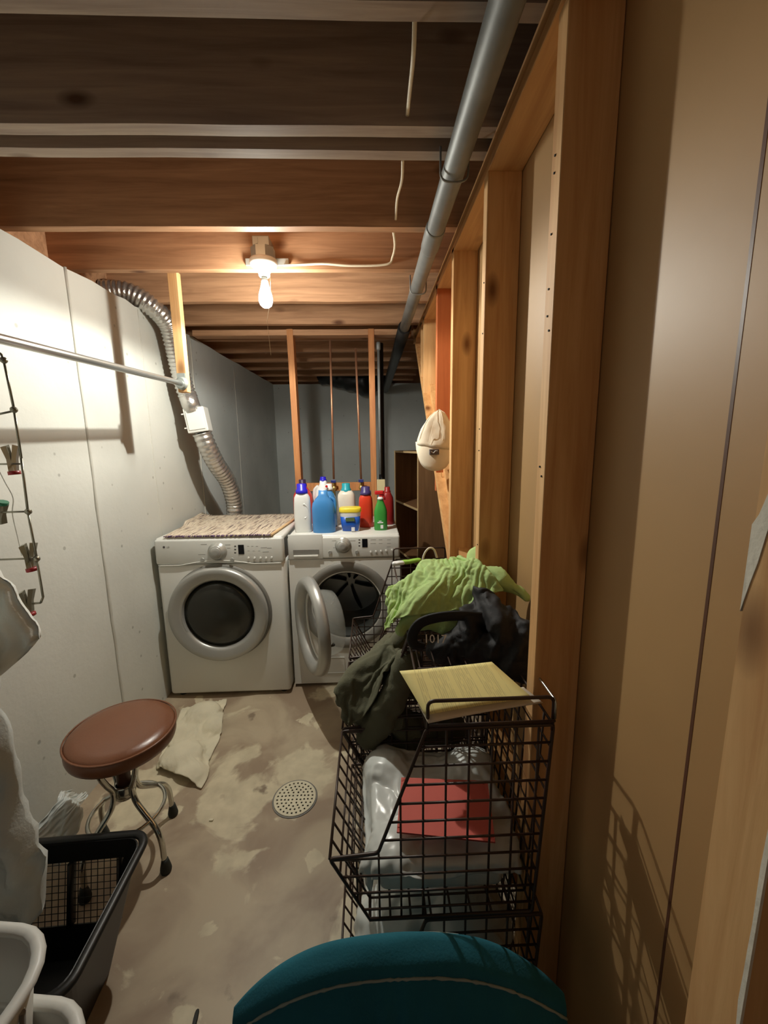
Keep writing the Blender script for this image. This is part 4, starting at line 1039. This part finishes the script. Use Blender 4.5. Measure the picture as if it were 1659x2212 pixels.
def wire_basket(y0, z0, label, loops):
    t = thing('wire_basket', (.12, y0 + BL_ / 2, z0), label, 'basket', 'stacked wire baskets beside the stud wall')
    y1 = y0 + BL_
    def w_(a, b, name='wire', r=WR): bm = NB(); tube(bm, [a, b], r, 6); obj(name, bm, 'wire', t)
    for y in (y0, y1):
        bm = NB(); P3 = [V((p[0], y, z0 + p[1] + .004)) for p in PROF]
        cl = rounded(P3 + [P3[0]], .008, 3); tube(bm, cl[:-1], .0038, 8, closed=True); obj('end_frame', bm, 'wire', t)
        z = .030
        while z < .44:
            s = inside_span_x(z)
            if s: w_((s[0], y, z0 + z), (s[1], y, z0 + z))
            z += .0425
        x = -.045
        while x < .345:
            s = inside_span_z(x)
            if s: w_((x, y + .003, z0 + s[0]), (x, y + .003, z0 + s[1]))
            x += .0462
    # front lip panel
    nl = 9
    for i in range(1, nl):
        y = y0 + BL_ * i / nl; w_((-.100, y, z0 + .161), (-.020, y, z0 + .004))
        w_((-.020, y, z0 + .004), (.330, y, z0 + .004)); w_((.330, y, z0 + .004), (.352, y, z0 + .45))
    for k in range(5):
        s = k / 4; x = lerp(-.100, -.020, s); z = lerp(.161, .004, s)
        w_((x, y0, z0 + z), (x, y1, z0 + z), r=.0032 if k in (0, 4) else WR)
    for k in range(1, 8): x = -.02 + .35 * k / 8; w_((x, y0, z0 + .004), (x, y1, z0 + .004))
    for k in range(0, 10): s = k / 9; w_((.330 + .022 * s, y0, z0 + .004 + .446 * s), (.330 + .022 * s, y1, z0 + .004 + .446 * s), r=WR if k < 9 else .003)
    w_((.100, y0, z0 + .452), (.100, y1, z0 + .452), 'top_rail', .0032)
    for y in loops:
        bm = NB(); tube(bm, rounded([(.102, y, z0 + .44), (.102, y, z0 + .512), (.350, y, z0 + .512), (.350, y, z0 + .44)], .014, 4), .0036, 8); obj('stacking_loop', bm, 'wire', t)
        w_((.112, y, z0 + .458), (.345, y, z0 + .458), 'stacking_bar', .0032)
    return t
names = ('nearest', 'middle', 'farthest')
for tier, z0 in ((0, .006), (1, .462)):
    for i in range(3):
        y0 = WY0 + i * (BL_ + GAP)
        if i == 2: y0 += .02
        lab = ('brown wire basket, %s of the %s row, %s' % (names[i], ('lower', 'upper')[tier],
              (('holding white plastic bags', 'holding a red folder on white bags'), ('under the olive cloth', 'with olive cloth over its lip'), ('nearest the washer', 'beside the open washer door'))[i][tier]))
        lp = []
        if tier == 1: lp = [y0] if i == 0 else ([y0 + BL_ - .01] if i == 2 else [])
        wire_basket(y0, z0, lab, lp)
# mesh shelf on top
ws = thing('wire_shelf', (.22, .9, .918), 'brown wire rack lying over the nearest upper basket, under the papers', 'rack')
for k in range(7):
    x = .112 + .234 * k / 6; bm = NB(); tube(bm, [(x, WY0 - .004, .9225), (x, 1.10, .9225)], .0019, 6); obj('wire', bm, 'wire', ws)
for k in range(3):
    y = WY0 - .006 + .2 * k; bm = NB(); tube(bm, [(.105, y, .9265), (.352, y, .9265)], .0026, 6); obj('cross_wire', bm, 'wire', ws)
bm = NB(); tube(bm, rounded([(.352, WY0 - .004, .93), (.352, WY0 - .004, .968), (.352, .83, .968), (.352, .83, .93)], .01), .0026, 6); obj('side_rail', bm, 'rodsteel', ws)

# ---- contents
def on_p(u, v, z, r): return (on(u, v, z), r)
def pillowbag(name, paths, m, label, seed=0, **kw): return tag(lump(name, paths, m, seed=seed, **kw), label, 'bag')
wb = drape_cloth('plastic_bag', 'bag', [(-.075, .708), (.345, .708), (.345, 1.082), (-.075, 1.082)], .645,
    [cbox((-.2, .5, .40), (.5, 1.3, .468)), cbox((-.005, .745, .46), (.29, 1.05, .545)), ball((.04, .79, .53), .06, .7), ball((.27, .80, .53), .06, .7), ball((.27, 1.0, .54), .07, .8), ball((.03, 1.02, .54), .06, .7), ball((.15, .9, .53), .08, .5), cbox((.335, .5, .4), (.5, 1.3, .9)), cbox((-.2, .5, .4), (.5, .704, .9)), cbox((-.2, 1.085, .4), (.5, 1.3, .9))],
    N=44, wr=((.03, 8), (.016, 18)), frames=20, bend=.02, seed=3)
tag(wb, 'white plastic bag under the red folder in the nearest upper basket', 'bag')
bm = NB(); box(bm, (.0, .75, .468), (.285, 1.045, .54), .02, 3); smooth(bm); tag(obj('folded_linen', bm, 'whitecloth'), 'white folded linen inside the bag of the nearest upper basket', 'cloth')
emb = on(865, 1855, .515)
lbg = drape_cloth('plastic_bag', 'bag', [(-.10, .70), (.345, .70), (.345, 1.09), (-.10, 1.09)], .47,
    [cbox((-.3, .5, -.1), (.5, 1.3, .015)), cbox((.345, .5, 0), (.5, 1.3, .9)), cbox((-.3, .5, 0), (.5, .712, .9)), cbox((-.3, 1.08, 0), (.5, 1.3, .9)), ball((.05, .85, .22), .11, 1), ball((.21, .84, .27), .10, 1.1), ball((.24, 1.0, .26), .1), ball((.06, 1.0, .24), .1), ball((.13, .92, .30), .09)],
    N=38, wr=((.05, 8), (.02, 16)), frames=22, bend=.03, seed=5)
tag(lbg, 'crumpled white plastic bag filling the nearest lower basket', 'bag')
# red folder
q = [on(867, 1682, .604), on(1053, 1690, .604), on(1070, 1822, .596), on(857, 1800, .596)]
bm = NB(); a = [bm.verts.new(p + V((0, 0, .0))) for p in q]; b = [bm.verts.new(p + V((0, 0, .004))) for p in q]
bm.faces.new(list(reversed(a))); bm.faces.new(b)
for i in range(4): bm.faces.new((a[i], a[(i + 1) % 4], b[(i + 1) % 4], b[i]))
bmesh.ops.bevel(bm, geom=[e for e in bm.edges if abs(e.verts[0].co.z - e.verts[1].co.z) > .003 and (e.verts[0].co - e.verts[1].co).length < .01], offset=.012, segments=4)
tag(obj('folder', bm, 'folder'), 'red card folder lying on the white plastic bag', 'folder')

# olive garment over the middle basket
Yb = WY0 + BL_ + GAP
profc = lambda y0, y1, z0, sc=1.0: (lambda bm: slab_y(bm, [(p[0] * sc, z0 + p[1]) for p in PROF], y0, y1))
def slab_y(bm, poly, y0, y1):
    A = [bm.verts.new((p[0], y0, p[1])) for p in poly]; B = [bm.verts.new((p[0], y1, p[1])) for p in poly]
    bm.faces.new(A); bm.faces.new(list(reversed(B)))
    for i in range(len(poly)): bm.faces.new((A[i], B[i], B[(i + 1) % len(poly)], A[(i + 1) % len(poly)]))
lump_o = thing('olive_trousers', (.05, 1.25, .7))
op = [
    [pt(880, 1350, 1.32, .026), pt(850, 1400, 1.25, .033), pt(815, 1450, 1.2, .036), pt(780, 1500, 1.17, .036), pt(755, 1540, 1.14, .028)],
    [pt(850, 1385, 1.45, .03), pt(815, 1430, 1.3, .035), pt(775, 1455, 1.2, .032), pt(748, 1485, 1.16, .024), pt(738, 1512, 1.15, .018)],
    [pt(880, 1430, 1.1, .040), pt(850, 1500, 1.1, .045), pt(820, 1560, 1.1, .045), pt(795, 1592, 1.1, .034)],
    [pt(840, 1540, 1.12, .04), pt(880, 1570, 1.13, .045), pt(930, 1580, 1.15, .045), pt(980, 1570, 1.18, .045)],
    [pt(900, 1480, 1.18, .045), pt(930, 1500, 1.18, .045), pt(980, 1510, 1.2, .045)],
    [pt(780, 1540, 1.12, .026), pt(800, 1590, 1.12, .03), pt(840, 1610, 1.12, .028), pt(900, 1610, 1.14, .028)]]
lump('inner_layers', op, 'olive', lump_o, voxel=.008, fold=(.008, 12), crease=(.003, 30), smooth_it=5, seed=2)
drape_cloth('outer_layer', 'olive', [(-.185, 1.03), (.26, 1.03), (.24, 1.56), (-.15, 1.50)], .99, [solid(op, 1.05), cbox((.33, .9, .4), (.5, 1.9, 1.1)), cbox((-.3, 1.0, .3), (.4, 1.7, .50))], N=54, wr=((.045, 6), (.010, 14)), frames=30, bend=.25, seed=2, parent=lump_o)
tag(lump_o, 'crumpled olive canvas trousers spilling over the lip of the middle wire basket', 'clothes')

# lime green shirt
lump_g = thing('green_shirt', (.2, 1.2, .95))
gp = [
    [pt(1030, 1197, 1.32, .030), pt(1040, 1235, 1.28, .034), pt(1000, 1250, 1.22, .034), pt(960, 1255, 1.18, .034)],
    [pt(1000, 1240, 1.2, .034), pt(960, 1275, 1.14, .038), pt(920, 1300, 1.1, .034), pt(880, 1340, 1.07, .026), pt(868, 1358, 1.06, .016)],
    [pt(960, 1240, 1.22, .030), pt(900, 1262, 1.2, .028), pt(860, 1290, 1.18, .024), pt(838, 1308, 1.16, .014)],
    [pt(1020, 1235, 1.16, .028), pt(1075, 1250, 1.1, .028), pt(1112, 1275, 1.06, .024), pt(1134, 1292, 1.04, .014)],
    [pt(950, 1290, 1.12, .038), pt(960, 1330, 1.08, .034), pt(920, 1350, 1.07, .026), pt(900, 1362, 1.06, .018)],
    [pt(960, 1350, 1.06, .022), pt(990, 1358, 1.05, .014)],
    [pt(920, 1225, 1.26, .022), pt(960, 1235, 1.24, .024)],
    [pt(1030, 1280, 1.12, .04), pt(1000, 1310, 1.1, .04)]]
lump('inner_layers', gp, 'green', lump_g, voxel=.007, fold=(.013, 15), crease=(.003, 34), smooth_it=4, seed=4)
drape_cloth('outer_layer', 'green', [(-.035, 1.02), (.41, .98), (.345, 1.42), (.03, 1.46)], 1.30, [solid(gp, 1.04, .014), cbox((-.2, .9, .3), (.42, 1.9, .86)), cbox((.430, .8, .5), (.6, 1.9, 1.6)), cbox((.342, 1.235, .5), (.45, 1.279, 1.6))], N=60, wr=((.05, 5), (.008, 13)), frames=32, bend=.2, seed=4, parent=lump_g)
tag(lump_g, 'crumpled lime green shirt heaped on the wire baskets', 'shirt')
# black bag with strap
bb = thing('black_bag', at(1030, 1440, .98), 'black nylon bag with a looped strap heaped against the stud wall', 'bag')
lump('bag_body', [
    [pt(1040, 1290, 1.04, .026), pt(1025, 1330, 1.0, .038), pt(1010, 1380, .99, .044), pt(960, 1400, 1.0, .034)],
    [pt(1050, 1310, 1.0, .032), pt(1085, 1345, .95, .04), pt(1110, 1390, .92, .042), pt(1110, 1430, .90, .034), pt(1140, 1455, .88, .016)],
    [pt(1000, 1400, 1.0, .035), pt(1040, 1400, .97, .045), pt(1080, 1400, .94, .045)],
    [pt(940, 1405, 1.02, .024), pt(990, 1420, 1.0, .026), pt(1060, 1420, .95, .026)],
    [pt(1100, 1325, .97, .022), pt(1132, 1352, .92, .022), pt(1145, 1400, .9, .022), pt(1148, 1440, .89, .018)],
], 'black', bb, voxel=.0058, fold=(.015, 17), crease=(.005, 38), smooth_it=3, seed=6)
bm = NB(); sp = cr_spline([at(1050, 1335, .975), at(1000, 1330, .975), at(950, 1333, .98), at(910, 1345, .985), at(892, 1368, .985), at(893, 1390, .985), at(915, 1398, .99)], 8)
tube(bm, sp, .005, 8, flat=2.8); obj('strap', bm, 'blackstrap', bb)
p = at(940, 1381, .955); text_obj('1017', .030, Matrix.Translation(p) @ Matrix.Rotation(PI / 2 - .5, 4, 'X') @ Matrix.Rotation(-.05, 4, 'Z'), 'b_label', bb, 'white_lettering', .0006)

# small green packet and white hanger hook on the far basket
pk = thing('snack_packet', at(890, 1214, 1.62), 'small green and white plastic packet lying on the farthest wire basket', 'packet')
lump('wrapper', [[pt(860, 1216, 1.62, .014), pt(885, 1213, 1.62, .015), pt(905, 1209, 1.62, .013)]], 'b_lime', pk, voxel=.004, squash=.6, fold=(.002, 20), crease=(.001, 60))
lump('white_end', [[pt(853, 1217, 1.618, .014), pt(868, 1216, 1.615, .0155)]], 'b_label', pk, voxel=.004, squash=.62, fold=(.002, 20), crease=(.001, 60))
hg = thing('coat_hanger', at(930, 1215, 1.5), 'white plastic coat hanger with its hook up behind the green shirt', 'hanger')
bm = NB(); tube(bm, cr_spline([at(915, 1232, 1.5), at(913, 1212, 1.5), at(918, 1194, 1.5), at(928, 1184, 1.5), at(938, 1188, 1.5), at(944, 1205, 1.5)], 6), .004, 8); obj('hook', bm, 'b_cream', hg)
bm = NB(); tube(bm, [at(915, 1232, 1.5), at(890, 1262, 1.45)], .005, 8); tube(bm, [at(915, 1232, 1.5), at(960, 1262, 1.45)], .005, 8); obj('shoulder', bm, 'b_cream', hg)

# papers
def sheet4(name, q, th_, m, label, corner=.0):
    c = (q[0] + q[1] + q[2] + q[3]) / 4; ex_ = ((q[1] - q[0]) + (q[2] - q[3])).normalized(); ey_ = ((q[0] - q[3]) + (q[1] - q[2])); nz_ = ex_.cross(ey_).normalized(); ey_ = nz_.cross(ex_)
    mt = Matrix(((ex_.x, ey_.x, nz_.x, c.x), (ex_.y, ey_.y, nz_.y, c.y), (ex_.z, ey_.z, nz_.z, c.z), (0, 0, 0, 1)))
    iv = mt.inverted(); lq = [iv @ p for p in q]; bm = NB(); N = 10; g = []
    for i in range(N + 1):
        row = []
        for j in range(N + 1):
            s, t = i / N, j / N; p = (lq[3] * (1 - s) + lq[2] * s) * (1 - t) + (lq[0] * (1 - s) + lq[1] * s) * t
            p.z += .003 * math.sin(s * PI) * math.cos(t * 2) ; row.append(bm.verts.new(p))
        g.append(row)
    for i in range(N):
        for j in range(N): f = bm.faces.new((g[i][j], g[i + 1][j], g[i + 1][j + 1], g[i][j + 1])); f.smooth = True
    me = bpy.data.meshes.new(name); bm.to_mesh(me); bm.free(); me.materials.append(MT[m])
    o = bpy.data.objects.new(name, me); C.objects.link(o); o.matrix_world = mt
    md = o.modifiers.new('t', 'SOLIDIFY'); md.thickness = th_; md.offset = 1; PW[o.name] = mt
    return tag(o, label, 'paper')
zq = .933
q = [on(864, 1451, .972), on(1062, 1430, .962), on(1172, 1519, zq), on(925, 1563, zq)]
sheet4('paper_sheet', [q[0] * .35 + q[3] * .65, q[1] * .35 + q[2] * .65, q[2] + V((0, 0, 0)), q[3]], .002, 'whitepaper', 'white card sheet showing below the printed yellow paper')
q2 = [on(863, 1450, .978), on(1062, 1430, .970), on(1150, 1508, zq + .012), on(919, 1545, zq + .010)]
sheet4('printed_form', q2, .0008, 'yellow', 'yellow paper printed with columns of small text on the wire baskets')

# ================================================================ CAP, KEYS
cp = thing('baseball_cap', (.31, 1.99, 1.47), 'stone-coloured baseball cap hanging on a stud with its brim down', 'cap')
cc = at(938, 948, 1.99); top = at(935, 885, 1.99); halfw = .088
def cap_pt(a, t):   # a across -1..1 angle, t from crown top to band
    pass
bm = NB(); rings = []
NSG = 36
for i in range(13):
    t = i / 12; zb_ = 1.448; z = lerp(top.z, zb_, t); r = math.sin(min(1, t * 1.05) * PI / 2) ** .6
    ring = []
    for k in range(NSG):
        a = 2 * PI * k / NSG
        dent = 1 - .30 * max(0, math.cos((a - 4.5) * 1.6)) ** 2 * math.sin(t * PI) ** .7 - .05 * math.cos(3 * a) * math.sin(t * PI) + .14 * noise.noise(V((math.cos(a) * 3, math.sin(a) * 3, t * 5)))
        x = cc.x + math.cos(a) * halfw * r * (dent * .35 + .65) + (1 - t) * .022; y = 1.985 + math.sin(a) * .055 * r * dent
        ring.append(bm.verts.new((x, y, z)))
    rings.append(ring)
for i in range(12):
    for k in range(NSG): f = bm.faces.new((rings[i][k], rings[i][(k + 1) % NSG], rings[i + 1][(k + 1) % NSG], rings[i + 1][k])); f.smooth = True
for ring in rings[5:]:
    for v in ring: v.co.z -= .16 * max(0, 1.53 - v.co.z) * (v.co.x - cc.x) / halfw
bm.faces.new(list(reversed(rings[0])))
o = obj('crown', bm, 'capcloth', cp); md = o.modifiers.new('t', 'SOLIDIFY'); md.thickness = .002
bm = NB(); g = []
for i in range(25):
    a = PI + PI * i / 24; row = []
    for j in range(7):
        s = j / 6; out = math.sin((i / 24) * PI) ** .45
        row.append(bm.verts.new((cc.x + math.cos(a) * halfw * (.90 + .12 * math.sin(s * PI)) - .004 * s, 1.985 + math.sin(a) * .043 - .030 * math.sin(s * PI * .5) * out + .012 * s * s, 1.463 - .012 * math.cos(a) - s * (.127 - .012 * math.cos(a)) * out)))
    g.append(row)
for i in range(24):
    for j in range(6): f = bm.faces.new((g[i][j], g[i + 1][j], g[i + 1][j + 1], g[i][j + 1])); f.smooth = True
o = obj('brim', bm, 'capcloth', cp); md = o.modifiers.new('t', 'SOLIDIFY'); md.thickness = .004
for a in (-1.1, -.35, .35, 1.1):
    pts = []
    for i in range(12):
        t = i / 11; z = lerp(top.z + .001, 1.468, t); r = math.sin(min(1, t * 1.05) * PI / 2) ** .6
        an = -PI / 2 + a; pts.append((cc.x + math.cos(an) * halfw * r + (1 - t) * .022, 1.985 + math.sin(an) * .050 * r, z))
    bm = NB(); tube(bm, pts, .0011, 6); obj('crown_seam', bm, 'capcloth', cp)
bm = NB(); pa = at(938, 976, 1.915); box(bm, (pa.x - .022, 1.906, pa.z - .013), (pa.x + .022, 1.932, pa.z + .012), .001, 1); pa_ = obj('patch', bm, 'patch', cp)
bm = NB(); tube(bm, cr_spline([(pa.x - .016, 1.9045, pa.z + .003), (pa.x - .006, 1.9045, pa.z - .005), (pa.x + .004, 1.9045, pa.z + .005), (pa.x + .014, 1.9045, pa.z + .004)], 4), .0012, 5); obj('patch_mark', bm, 'b_label', pa_)
ky = thing('key_chain', (.395, 2.07, 1.3), 'thin brass chain with a black fob hanging below the cap', 'keychain')
p1, p2, p3 = at(953, 1015, 2.06), at(957, 1042, 2.06), at(957, 1050, 2.06)
bm = NB(); tube(bm, cr_spline([p1, at(955, 1032, 2.06), p2, at(962, 1030, 2.06), at(962, 1015, 2.06)], 5), .0011, 5); obj('chain', bm, 'gold', ky)
bm = NB(); box(bm, (p3.x - .011, 2.055, p3.z - .035), (p3.x + .011, 2.066, p3.z - .002), .004); obj('fob', bm, 'rubber', ky)

# ================================================================ CREAM CLOTH, WHITE BAG on the floor
pc_ = [on(392, 1545, 0), on(500, 1505, 0), on(470, 1600, 0), on(440, 1700, 0), on(335, 1665, 0), on(360, 1590, 0)]
lump_c = drape_cloth('cream_cloth', 'cream', [(pc_[4].x - .02, pc_[4].y - .02), (pc_[3].x + .02, pc_[3].y - .02), (pc_[1].x + .02, pc_[1].y + .0), (pc_[0].x - .04, pc_[0].y + .06)], .10,
    [cbox((-2, 1, -.1), (0, 2.19, .0)), ball((-.94, 2.02, .02), .09, .55), ball((-.84, 1.95, .01), .07, .6), ball((-.92, 1.72, .02), .09, .45), ball((-.84, 1.62, .0), .07, .6), ball((-1.02, 1.88, .0), .07, .6)],
    N=34, M_=56, wr=((.05, 6), (.02, 12)), frames=24, bend=.1, seed=8)
tag(lump_c, 'crumpled cream canvas cloth on the floor between the stool and the dryer', 'cloth')
lump_w = drape_cloth('plastic_bag', 'bag', [(-1.23, 1.09), (-1.04, 1.10), (-1.07, 1.42), (-1.23, 1.44)], .30,
    [cbox((-2, .5, -.1), (0, 2, .0)), cbox((-1.6, .5, 0), (-1.232, 2, 1)), ball((-1.17, 1.30, .14), .05, 2.0), ball((-1.14, 1.18, .07), .07, 1.3), ball((-1.12, 1.38, .04), .05), cbox((-1.23, .9, 0), (-.6, 1.085, .4))],
    N=36, wr=((.07, 7), (.02, 14)), frames=22, bend=.03, seed=9)
tag(lump_w, 'crumpled white plastic bag on the floor under the stool by the wall', 'bag')
bm = NB(); box(bm, (-.668, 1.395, 0), (-.652, 1.405, .006), .002); tag(obj('floor_chip', bm, 'cream'), 'small pale chip on the floor right of the stool', 'debris')
bm = NB(); sq_lathe(bm, [(.004, .012, 0), (.006, .020, .002), (.004, .014, .005)], 12, T((-.482, .83, 0), rz=.1)); tag(obj('dead_leaf', bm, 'rubber'), 'small dark scrap on the floor by the black basket', 'debris')

# ================================================================ HANGING CLOTHES AND CLIP HANGER
def drape(name, right, xl, m, label, Y=.9, nx=46, nz=60, amp=.02, th_=.02, seed=0, hem=0.0):
    zs = [p[1] for p in right]; zt, zb = zs[0], zs[-1]
    def xr(z):
        for i in range(len(right) - 1):
            if right[i][1] >= z >= right[i + 1][1]:
                t = (right[i][1] - z) / max(1e-6, right[i][1] - right[i + 1][1]); return lerp(right[i][0], right[i + 1][0], t)
        return right[-1][0]
    bm = NB(); F = []; Bk = []
    for j in range(nz + 1):
        z = lerp(zt, zb, j / nz); rx = xr(z); rf = []; rb = []
        for i in range(nx + 1):
            s = i / nx; x = lerp(xl, rx, s); zz = z - hem * (1 - s) * (j / nz)
            fy = amp * (noise.noise(V((x * 18 + z * 5 + seed, z * 4, seed))) + .55 * noise.noise(V((x * 30 - z * 14, z * 9 + seed, 3))) + .25 * noise.noise(V((x * 60, z * 22, 5)))) * (.4 + .6 * j / nz)
            e = math.sqrt(max(0, 1 - (2 * s - 1) ** 6)) * th_ * (.6 + .8 * j / nz)
            rf.append(bm.verts.new((x, Y + fy * 1.4 - e, zz))); rb.append(bm.verts.new((x, Y + fy * .8 + e, zz)))
        F.append(rf); Bk.append(rb)
    for A in (F, Bk):
        for j in range(nz):
            for i in range(nx): f = bm.faces.new((A[j][i], A[j][i + 1], A[j + 1][i + 1], A[j + 1][i])); f.smooth = True
    for j in range(nz):
        for i in (0, nx): f = bm.faces.new((F[j][i], Bk[j][i], Bk[j + 1][i], F[j + 1][i])); f.smooth = True
    for i in range(nx): bm.faces.new((F[0][i], F[0][i + 1], Bk[0][i + 1], Bk[0][i]))
    return tag(obj(name, bm, m), label, 'clothes')
drape('hanging_shirt', [(-.95, 1.66), (-.90, 1.5), (-.885, 1.30), (-.846, 1.20), (-.80, 1.09), (-.776, 1.032), (-.83, .98), (-.885, .935)], -1.06, 'whitecloth', 'white shirt hanging at the left edge above the grey one', Y=.90, amp=.03, th_=.025, seed=2, hem=0)
drape('hanging_shirt', [(-.86, 1.60), (-.80, 1.2), (-.795, .93), (-.775, .86), (-.785, .70), (-.768, .62), (-.765, .54), (-.778, .46), (-.785, .40), (-.81, .375)], -1.15, 'greycloth', 'pale grey hanging shirt whose hem reaches the black basket', Y=.80, amp=.035, th_=.035, seed=7, hem=.03)
ch = thing('clip_hanger', at(20, 900, 1.0), 'chain of wire skirt hangers with red-tipped clips hanging in front of the white wall', 'hanger')
chain = [(8, 778), (30, 883), (46, 990), (60, 1105), (79, 1205), (93, 1290), (88, 1302), (70, 1304)]
def A1(u, v): return at(u, v, 1.02)
for i in range(len(chain) - 1):
    bm = NB(); tube(bm, [A1(*chain[i]), A1(*chain[i + 1])], .0028, 6); obj('wire', bm, 'clipmetal', ch)
bm = NB(); tube(bm, cr_spline([A1(8, 778), A1(2, 765), A1(-12, 757), A1(-20, 745), A1(-14, 735)], 5), .0028, 6); obj('hook', bm, 'clipmetal', ch)
for (u, v) in ((8, 778), (30, 885), (61, 1105), (79, 1207)):
    bm = NB(); bmesh.ops.create_icosphere(bm, subdivisions=2, radius=.008, matrix=Matrix.Translation(A1(u, v))); obj('joint', bm, 'clipmetal', ch)
for a, b in (((-40, 903), (28, 888)), ((-40, 1003), (44, 1002)), ((-40, 1108), (58, 1105)), ((-40, 1210), (76, 1206))):
    bm = NB(); tube(bm, [A1(*a), A1(*b)], .0025, 6); obj('cross_bar', bm, 'clipmetal', ch)
bm = NB(); tube(bm, cr_spline([A1(-10, 1000), A1(10, 1040), A1(28, 1075), A1(27, 1110), A1(38, 1160), A1(47, 1200)], 6), .0014, 5); obj('strap', bm, 'whitep', ch)
for (u, v, m2, ln) in ((28, 995, 'clipred', 32), (66, 1205, 'clipred', 30), (62, 1304, 'clipred', 28), (2, 1108, 'clipgreen', -26)):
    c0 = A1(u - 5, v - abs(ln)); c1 = A1(u + 3, v + ln * .9)
    s = 1 if ln > 0 else -1
    bm = NB()
    for dy, du in ((-.008, -2), (.008, 4)):
        a = A1(u - 6 + du * s, v - ln) + V((0, dy * 1.6, 0)); b = A1(u + 2, v + ln * .7) + V((0, dy * .4, 0))
        tube(bm, [a, a.lerp(b, .5) + V((0, -dy * .3, 0)), b], [.013, .010, .012], 4, flat=.22)
    k = obj('clip', bm, 'clipmetal', ch)
    bm = NB(); e0 = A1(u + 2, v + ln * .70); e1 = A1(u + 4, v + ln * .95); tube(bm, [e0, e1], .014, 8, flat=.8); obj('clip_tip', bm, m2, k)

# ================================================================ TEAL CHAIR nearest the doorway
tcx, tcy = .035, .54
tc_ = thing('upholstered_chair', (tcx, tcy - .25, 0), 'teal cloth-covered chair back with gathered pleats and pale frayed piping, closest to the doorway', 'chair')
def back_top(x):                  # outline of the rounded back
    t = (x - .03) / .29
    return .645 - .13 * abs(t) ** 2.6
HWX = .285
NX = 90
def bx_(i): return tcx - HWX + 2 * HWX * i / NX
def thick(x): return .023 * math.sqrt(max(.02, 1 - ((x - tcx) / (HWX + .012)) ** 4))
bm = NB(); rows = []
for i in range(NX + 1):
    x = bx_(i); zt = back_top(x); th_ = thick(x); row = []
    for k in range(13):           # over the top from the back face to the front seam
        a = PI * k / 12; row.append(bm.verts.new((x, tcy + th_ * math.cos(a), zt - .012 + .012 * math.sin(a) ** .6 + .002 * noise.noise(V((x * 12, a, 0))) - .030 * max(0, (a / PI - .35)))))
    rows.append(row)
for i in range(NX):
    for k in range(12): f = bm.faces.new((rows[i][k], rows[i + 1][k], rows[i + 1][k + 1], rows[i][k + 1])); f.smooth = True
obj('top_band', bm, 'teal', tc_)
seam = [(bx_(i), tcy - thick(bx_(i)) - .001, back_top(bx_(i)) - .0325 + .0015 * noise.noise(V((i * .4, 0, 0)))) for i in range(NX + 1)]
bm = NB(); tube(bm, seam, [.0022 * (1 + .9 * noise.noise(V((k * .9, 3, 0)))) for k in range(NX + 1)], 6); obj('piping', bm, 'tealpipe', tc_)
bm = NB(); seam2 = [(bx_(i), tcy + thick(bx_(i)), back_top(bx_(i)) - .011) for i in range(38, 62)]
tube(bm, seam2, .0018, 5); obj('piping', bm, 'tealpipe', tc_)
bm = NB(); NX2 = 240; rows = []
for i in range(NX2 + 1):
    x = tcx - HWX + 2 * HWX * i / NX2; row = []
    for j in range(16):
        s_ = j / 15; pl = .007 * min(1, s_ * 4) * (noise.noise(V((x * 26, s_ * .8, 5))) + .6 * noise.noise(V((x * 60, s_ * 1.2, 9))))
        bulge = .035 * math.sin(min(1, s_ * 1.2) * PI)
        row.append(bm.verts.new((x + (x - tcx) * .10 * s_, tcy - thick(x) - .002 + pl - bulge * thick(x) / .023, back_top(x) - .034 - s_ * (back_top(x) - .034 - .26))))
    rows.append(row)
for i in range(NX2):
    for j in range(15): f = bm.faces.new((rows[i][j], rows[i + 1][j], rows[i + 1][j + 1], rows[i][j + 1])); f.smooth = True
obj('gathered_front', bm, 'teal', tc_)
bm = NB(); rows = []
for i in range(NX + 1):
    x = bx_(i); rows.append([bm.verts.new((x, tcy + thick(x), back_top(x) - .014)), bm.verts.new((x + (x - tcx) * .1, tcy + thick(x) + .005, .26))])
for i in range(NX): f = bm.faces.new((rows[i][0], rows[i + 1][0], rows[i + 1][1], rows[i][1])); f.smooth = True
obj('back_cover', bm, 'teal', tc_)
bm = NB(); sq_lathe(bm, [(.25, .17, .25), (.27, .19, .29), (.27, .19, .34), (.24, .165, .375)], 40, T((tcx, tcy - .23, 0))); obj('seat', bm, 'teal', tc_)
for (dx, dy) in ((-.2, -.36), (.2, -.36), (-.2, .0), (.2, .0)):
    bm = NB(); tube(bm, [(tcx + dx, tcy + dy, .28), (tcx + dx * 1.08, tcy + dy, 0)], [.016, .012], 10); obj('leg', bm, 'brownmetal', tc_)
